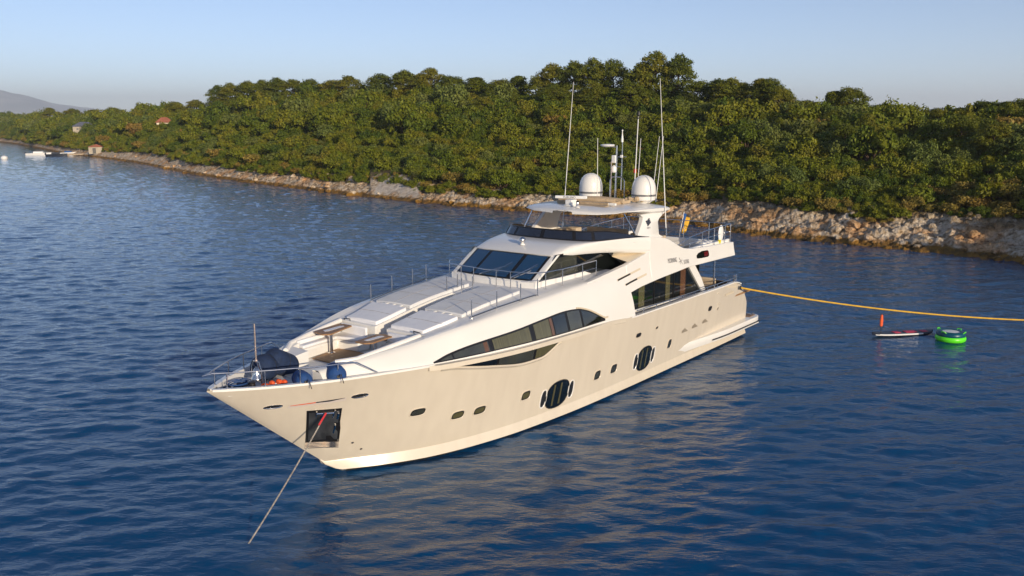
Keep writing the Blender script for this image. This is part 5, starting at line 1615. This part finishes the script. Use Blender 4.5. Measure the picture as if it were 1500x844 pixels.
for px, py, dr, kind, w, lab in SKY:
    a = az_px(px); d = rd(a) * dr; r_ = fsh(a) + d
    top = elev(py, r_); h = max(top - ground(a, d), 2.6)
    base_w = [6.5, 7.2, 5.6, 7.5, 6.0, 7.5][kind]
    place_tree(kind, px, d, h / HT[kind], w / base_w * .92, lab)
# more pines inside the dense woods, behind the first row; nothing tells them apart
rnd = random.Random(5)
for k in range(26):
    px = rnd.uniform(322, 440) if k < 10 else rnd.uniform(800, 1000)
    a = az_px(px); d = rd(a) * rnd.uniform(.84, .93)
    z_ = 'dense wood at the left end of the high ridge' if k < 10 else 'tall grove above the yacht'
    place_tree(rnd.choice((0, 1, 3, 5)), px, d, rnd.uniform(.42, .6), rnd.uniform(.7, .95), 'dark pine inside the ' + z_, 'pines inside the ' + z_)

rnd = random.Random(17)
for k in range(30):
    px = rnd.uniform(330, 1480); a = az_px(px); d = rd(a) * rnd.uniform(.45, .85)
    zz = 'slope left of the masts' if px < 900 else 'slope right of the masts'
    sc_ = rnd.uniform(.32, .52)
    place_tree(rnd.choice((2, 3, 4, 5)), px, d, sc_, sc_ * rnd.uniform(.9, 1.2), 'young pine rising above the scrub on the ' + zz, 'young pines on the ' + zz)

# shrubs: the largest in view are things of their own, the rest one mass
pts = []
rnd = random.Random(99)
def shrub_r(a, d, r_): 
    base = rnd.uniform(.9, 1.9) * (1 + .0035 * max(0, r_ - 90))
    return base
ntry = 0
cell = {}
def free(x, y, rad):
    k = (int(x // 6), int(y // 6))
    for i in (-1, 0, 1):
        for j in (-1, 0, 1):
            for (X_, Y__, R_) in cell.get((k[0] + i, k[1] + j), ()):
                if (X_ - x) ** 2 + (Y__ - y) ** 2 < ((rad + R_) * .50) ** 2: return False
    cell.setdefault(k, []).append((x, y, rad)); return True
houses = [(123, 45), (156, 92), (241, 70), (212, 100), (140, 8)]
while ntry < 125000:
    ntry += 1
    px = rnd.uniform(-200, 2120); a = az_px(px); s = perp(a); D_ = rd(a)
    d = rnd.random() ** .9 * (D_ + 10); dp = d * s
    lim = 3.5 + 2.2 * noise.noise(Vector((px * .012, 0, 7))) + 2.2 * smooth01((px - 950) / 150) + (1.5 if px > 1330 else 0)
    if dp < lim: continue
    if any(abs(px - hx) < 14 and d < hd + 14 and d > hd - 60 for hx, hd in houses) and rnd.random() < .0: continue
    x, y = gxy(a, d); r_ = math.hypot(x, y)
    rad = (.55 + 1.35 * rnd.random() ** 1.7) * (1 + .0036 * max(0, r_ - 90))
    if dp < lim + 2.5: rad *= .6
    u_ = d / D_
    if u_ > .45 and rnd.random() < .30: rad = max(rad, (1.5 + 1.5 * rnd.random()) * (1 + .003 * max(0, r_ - 90)))
    if u_ > .88: rad = max(rad, rnd.uniform(1.3, 2.4))
    if not free(x, y, rad): continue
    pts.append((px, a, d, dp, x, y, r_, rad, lim))
def vkind(px, dp, lim, x, y):
    v = noise.noise(Vector((x * .035, y * .035, 1)))
    q = rnd.random()
    if dp < lim + 3 and q < (.42 if px > 1200 else .18): return 7
    if px > 1310 and dp < lim + 7 and q < .6: return 7
    if q < .015: return 7
    if v > .22 and q < .55: return rnd.choice((5, 6))
    if q < .12: return rnd.choice((5, 6))
    return rnd.randrange(5)
pts = [p + (vkind(p[0], p[3], p[8], p[4], p[5]),) for p in pts]
infr = [p for p in pts if -5 < p[0] < 1505]
infr.sort(key=lambda p: -p[7] / p[6])
ind = infr[:290]; rest_ = [p for p in pts if p not in set(ind)]
def zone(px):
    for lim_, nm in ((620, 'left of the beach'), (800, 'between beach and yacht'), (1000, 'behind the masts'), (1180, 'right of the flag'), (1340, 'above the yellow rope')):
        if px < lim_: return nm
    return 'near the right edge'
for p in ind:
    px, a, d, dp, x, y, r_, rad, lim, kd = p
    t = empty('shrub', (x, y, ground(a, d) - .1), rnd.uniform(0, 6.28))
    hh = rnd.uniform(.85, 1.35)
    t.scale = (rad, rad, rad * hh)
    c = bpy.data.objects.new('foliage', SHR[kd]); COL.objects.link(c); c.parent = t
    c = bpy.data.objects.new('stem', rnd.choice(STM)); COL.objects.link(c); c.parent = t
    kn = 'tawny dry shrub' if kd == 7 else ('grey green olive like shrub' if kd in (5, 6) else 'deep green maquis shrub')
    lvl = 'on the waterfront bank' if dp < lim + 6 else ('on the lower slope' if d < 28 else 'higher on the slope')
    lab = f'{kn} {lvl} {zone(px)}'
    tag(t, lab, 'shrub', lab + ' group')
# mass of the remaining maquis: one object instancing crowns on points
co_ = np.array([(p[4], p[5], ground(p[1], p[2]) - .1) for p in rest_], np.float32)
me = bpy.data.meshes.new('maquis_scrub'); me.vertices.add(len(co_)); me.vertices.foreach_set('co', co_.ravel())
def attr(nm, ty, arr):
    at = me.attributes.new(nm, ty, 'POINT'); at.data.foreach_set('value' if ty != 'FLOAT_VECTOR' else 'vector', np.asarray(arr).ravel())
attr('kd', 'INT', np.array([p[9] for p in rest_], np.int32))
attr('sc', 'FLOAT_VECTOR', np.array([(p[7], p[7], p[7] * rnd.uniform(.85, 1.35)) for p in rest_], np.float32))
attr('rz', 'FLOAT_VECTOR', np.array([(0, 0, rnd.uniform(0, 6.28)) for p in rest_], np.float32))
scrub = bpy.data.objects.new('maquis_scrub', me); COL.objects.link(scrub); tag(scrub, kind='stuff')
ng = bpy.data.node_groups.new('scatter', 'GeometryNodeTree')
ng.interface.new_socket('Geometry', in_out='INPUT', socket_type='NodeSocketGeometry'); ng.interface.new_socket('Geometry', in_out='OUTPUT', socket_type='NodeSocketGeometry')
gi = ng.nodes.new('NodeGroupInput'); go = ng.nodes.new('NodeGroupOutput'); jn = ng.nodes.new('GeometryNodeJoinGeometry')
def named(nm, ty):
    n_ = ng.nodes.new('GeometryNodeInputNamedAttribute'); n_.data_type = ty; n_.inputs[0].default_value = nm; return n_.outputs[0]
# one donor object per crown kind: the first individual shrub of that kind
donor = {}
for o in COL.objects:
    if o.name.startswith('foliage') and o.data in SHR: donor.setdefault(SHR.index(o.data), o)
for kd in range(8):
    if kd not in donor: continue
    cmp_ = ng.nodes.new('FunctionNodeCompare'); cmp_.data_type = 'INT'; cmp_.operation = 'EQUAL'
    ng.links.new(named('kd', 'INT'), cmp_.inputs[2]); cmp_.inputs[3].default_value = kd
    oi = ng.nodes.new('GeometryNodeObjectInfo'); oi.inputs[0].default_value = donor[kd]; oi.inputs[1].default_value = True
    ip = ng.nodes.new('GeometryNodeInstanceOnPoints')
    ng.links.new(gi.outputs[0], ip.inputs['Points']); ng.links.new(cmp_.outputs[0], ip.inputs['Selection']); ng.links.new(oi.outputs['Geometry'], ip.inputs['Instance'])
    e2r = ng.nodes.new('FunctionNodeEulerToRotation'); ng.links.new(named('rz', 'FLOAT_VECTOR'), e2r.inputs[0])
    ng.links.new(e2r.outputs[0], ip.inputs['Rotation']); ng.links.new(named('sc', 'FLOAT_VECTOR'), ip.inputs['Scale'])
    ng.links.new(ip.outputs[0], jn.inputs[0])
ng.links.new(jn.outputs[0], go.inputs[0])
md = scrub.modifiers.new('scatter', 'NODES'); md.node_group = ng
print('shrubs', len(ind), 'mass', len(rest_))

# ================================================================== SMALL THINGS ALONG THE FAR SHORE
def at(px, d): 
    a = az_px(px); x, y = gxy(a, d); return x, y, ground(a, d)
def house(name, px, d, w, dp, h, wall, roof, rh_, label, lift=0, rz=0):
    x, y, z = at(px, d)
    t = empty(name, (x, y, z + lift), -az_px(px) + rz)
    g = G(); g.box((0, 0, h / 2 - 1.5), (w, dp, h + 3)); wl = g.build('wall', M[wall], t)
    g = G()
    e = .35
    g.prism([(-w / 2 - e, h), (w / 2 + e, h), (w / 2 + e, h + .15), (w * .18, h + rh_), (-w * .18, h + rh_), (-w / 2 - e, h + .15)], -dp / 2 - e, dp / 2 + e, 'y')
    g.build('roof', M[roof], t)
    for k in (-.3, 0, .3):
        g = G(); g.box((k * w, -dp / 2 - .01, h * .55), (w * .09, .06, h * .38)); g.build('window' if k else 'door', M['seal'], t)
    tag(t, label, 'house'); return t
house('cottage', 123, 60, 8, 5, 2.0, 'housewhite', 'roofblue', 1.8, 'cottage with a dark blue roof low among the trees on the far left', 1.9)
house('house', 156, 104, 8, 6, 2.2, 'housewhite', 'housewhite', .25, 'flat roofed pale house above the blue roofed cottage', 1.6)
house('house', 241, 66, 4.5, 4, 1.8, 'soffit', 'roofred', 1.6, 'little house with a red tiled roof among shrubs on the left slope', 1.2)
house('villa', 212, 104, 7, 5, 2.0, 'housewhite', 'housewhite', .3, 'white villa peeping out near the skyline on the left', 1.5)
x, y, z = at(138, 10)
t = empty('boat_shed', (x, y, max(z, 1.0)), .4)
g = G(); g.box((0, 0, 1.0), (4.5, 3, 2.2)); g.build('wall', M['housewhite'], t); g = G(); g.prism([(-2.6, 2.1), (2.6, 2.1), (0, 3.0)], -1.8, 1.8, 'y'); g.build('roof', M['roofred'], t); g = G(); g.box((-.6, -1.53, .9), (1.0, .06, 1.8)); g.build('door', M['seal'], t)
tag(t, 'small shore shed with white wall and brown red roof beside the jetty', 'shed')
t = empty('jetty', (-141, 305, 0), .55)
g = G(); g.box((0, 0, .45), (22, 2.4, .5)); g.build('deck', M['concrete'], t)
g = G()
for k in range(5): g.box((-9 + 4.5 * k, 0, -.4), (.6, 2.0, 1.4))
g.build('pier', M['concrete'], t)
tag(t, 'low stone jetty reaching from the shed into the water on the far left', 'jetty')
def small_boat(x, y, rz, L_, hullm, label, cab=False, cover=None):
    t = empty('motor_boat', (x, y, 0), rz)
    g = G(); ring = []
    for u in np.linspace(0, 1, 10):
        w = L_ * .17 * (1 - max(0, u - .45) ** 2 * 3.2); w = max(w, .03); X_ = (u - .5) * L_
        ring.append([(X_, -w, .62 + .3 * u), (X_, w, .62 + .3 * u), (X_, w * .75, -.1 + .3 * max(0, u - .7)), (X_, -w * .75, -.1 + .3 * max(0, u - .7))])
    g.loft(ring, True, True); g.build('hull', M[hullm], t, smooth=True, angle=40)
    g = G(); g.box((-.05 * L_, 0, .95), (L_ * .35, L_ * .22, .55)); g.build('cabin' if cab else 'seat_cover', M[cover or 'plast'], t, bevel=.06)
    g = G(); g.box((-.53 * L_, 0, .75), (.4, .35, .7)); g.build('outboard_motor', M['stripe'], t, bevel=.05)
    tag(t, label, 'boat'); return t
small_boat(-161, 306, .25, 8.5, 'plast', 'white motor boat lying left of the jetty', True)
small_boat(-150.5, 296.5, .2, 6.5, 'stripe', 'dark low boat moored in front of the jetty', False, 'stripe')
small_boat(-154.0, 312, .1, 6, 'plast', 'small boat with a blue cover between the white boat and the jetty', False, 'flagblue')
t = empty('mooring_buoy', (-153.5, 271, 0))
g = G(); g.ball((0, 0, .35), (1.0, 1.0, .75), 16); g.build('float', M['plast'], t, smooth=True); g = G(); g.tube([(0, 0, 1.0), (0, 0, 1.5)], .08); g.build('ring', M['steel'], t)
tag(t, 'white round mooring buoy alone on the water at the far left', 'buoy')

# ================================================================== AIR
hz = bpy.data.materials.new('haze'); hz.use_nodes = True
for n_ in list(hz.node_tree.nodes):
    if n_.type == 'BSDF_PRINCIPLED': hz.node_tree.nodes.remove(n_)
pv = hz.node_tree.nodes.new('ShaderNodeVolumePrincipled')
pv.inputs['Color'].default_value = (.90, .95, 1.0, 1); pv.inputs['Density'].default_value = .00014; pv.inputs['Anisotropy'].default_value = .1
hz.node_tree.links.new(pv.outputs[0], hz.node_tree.nodes['Material Output'].inputs['Volume'])
g = G(); g.box((0, 0, 206.5), (29000, 29000, 427)); ho = g.build('haze', hz); tag(ho, kind='stuff')
ho.display_type = 'WIRE'
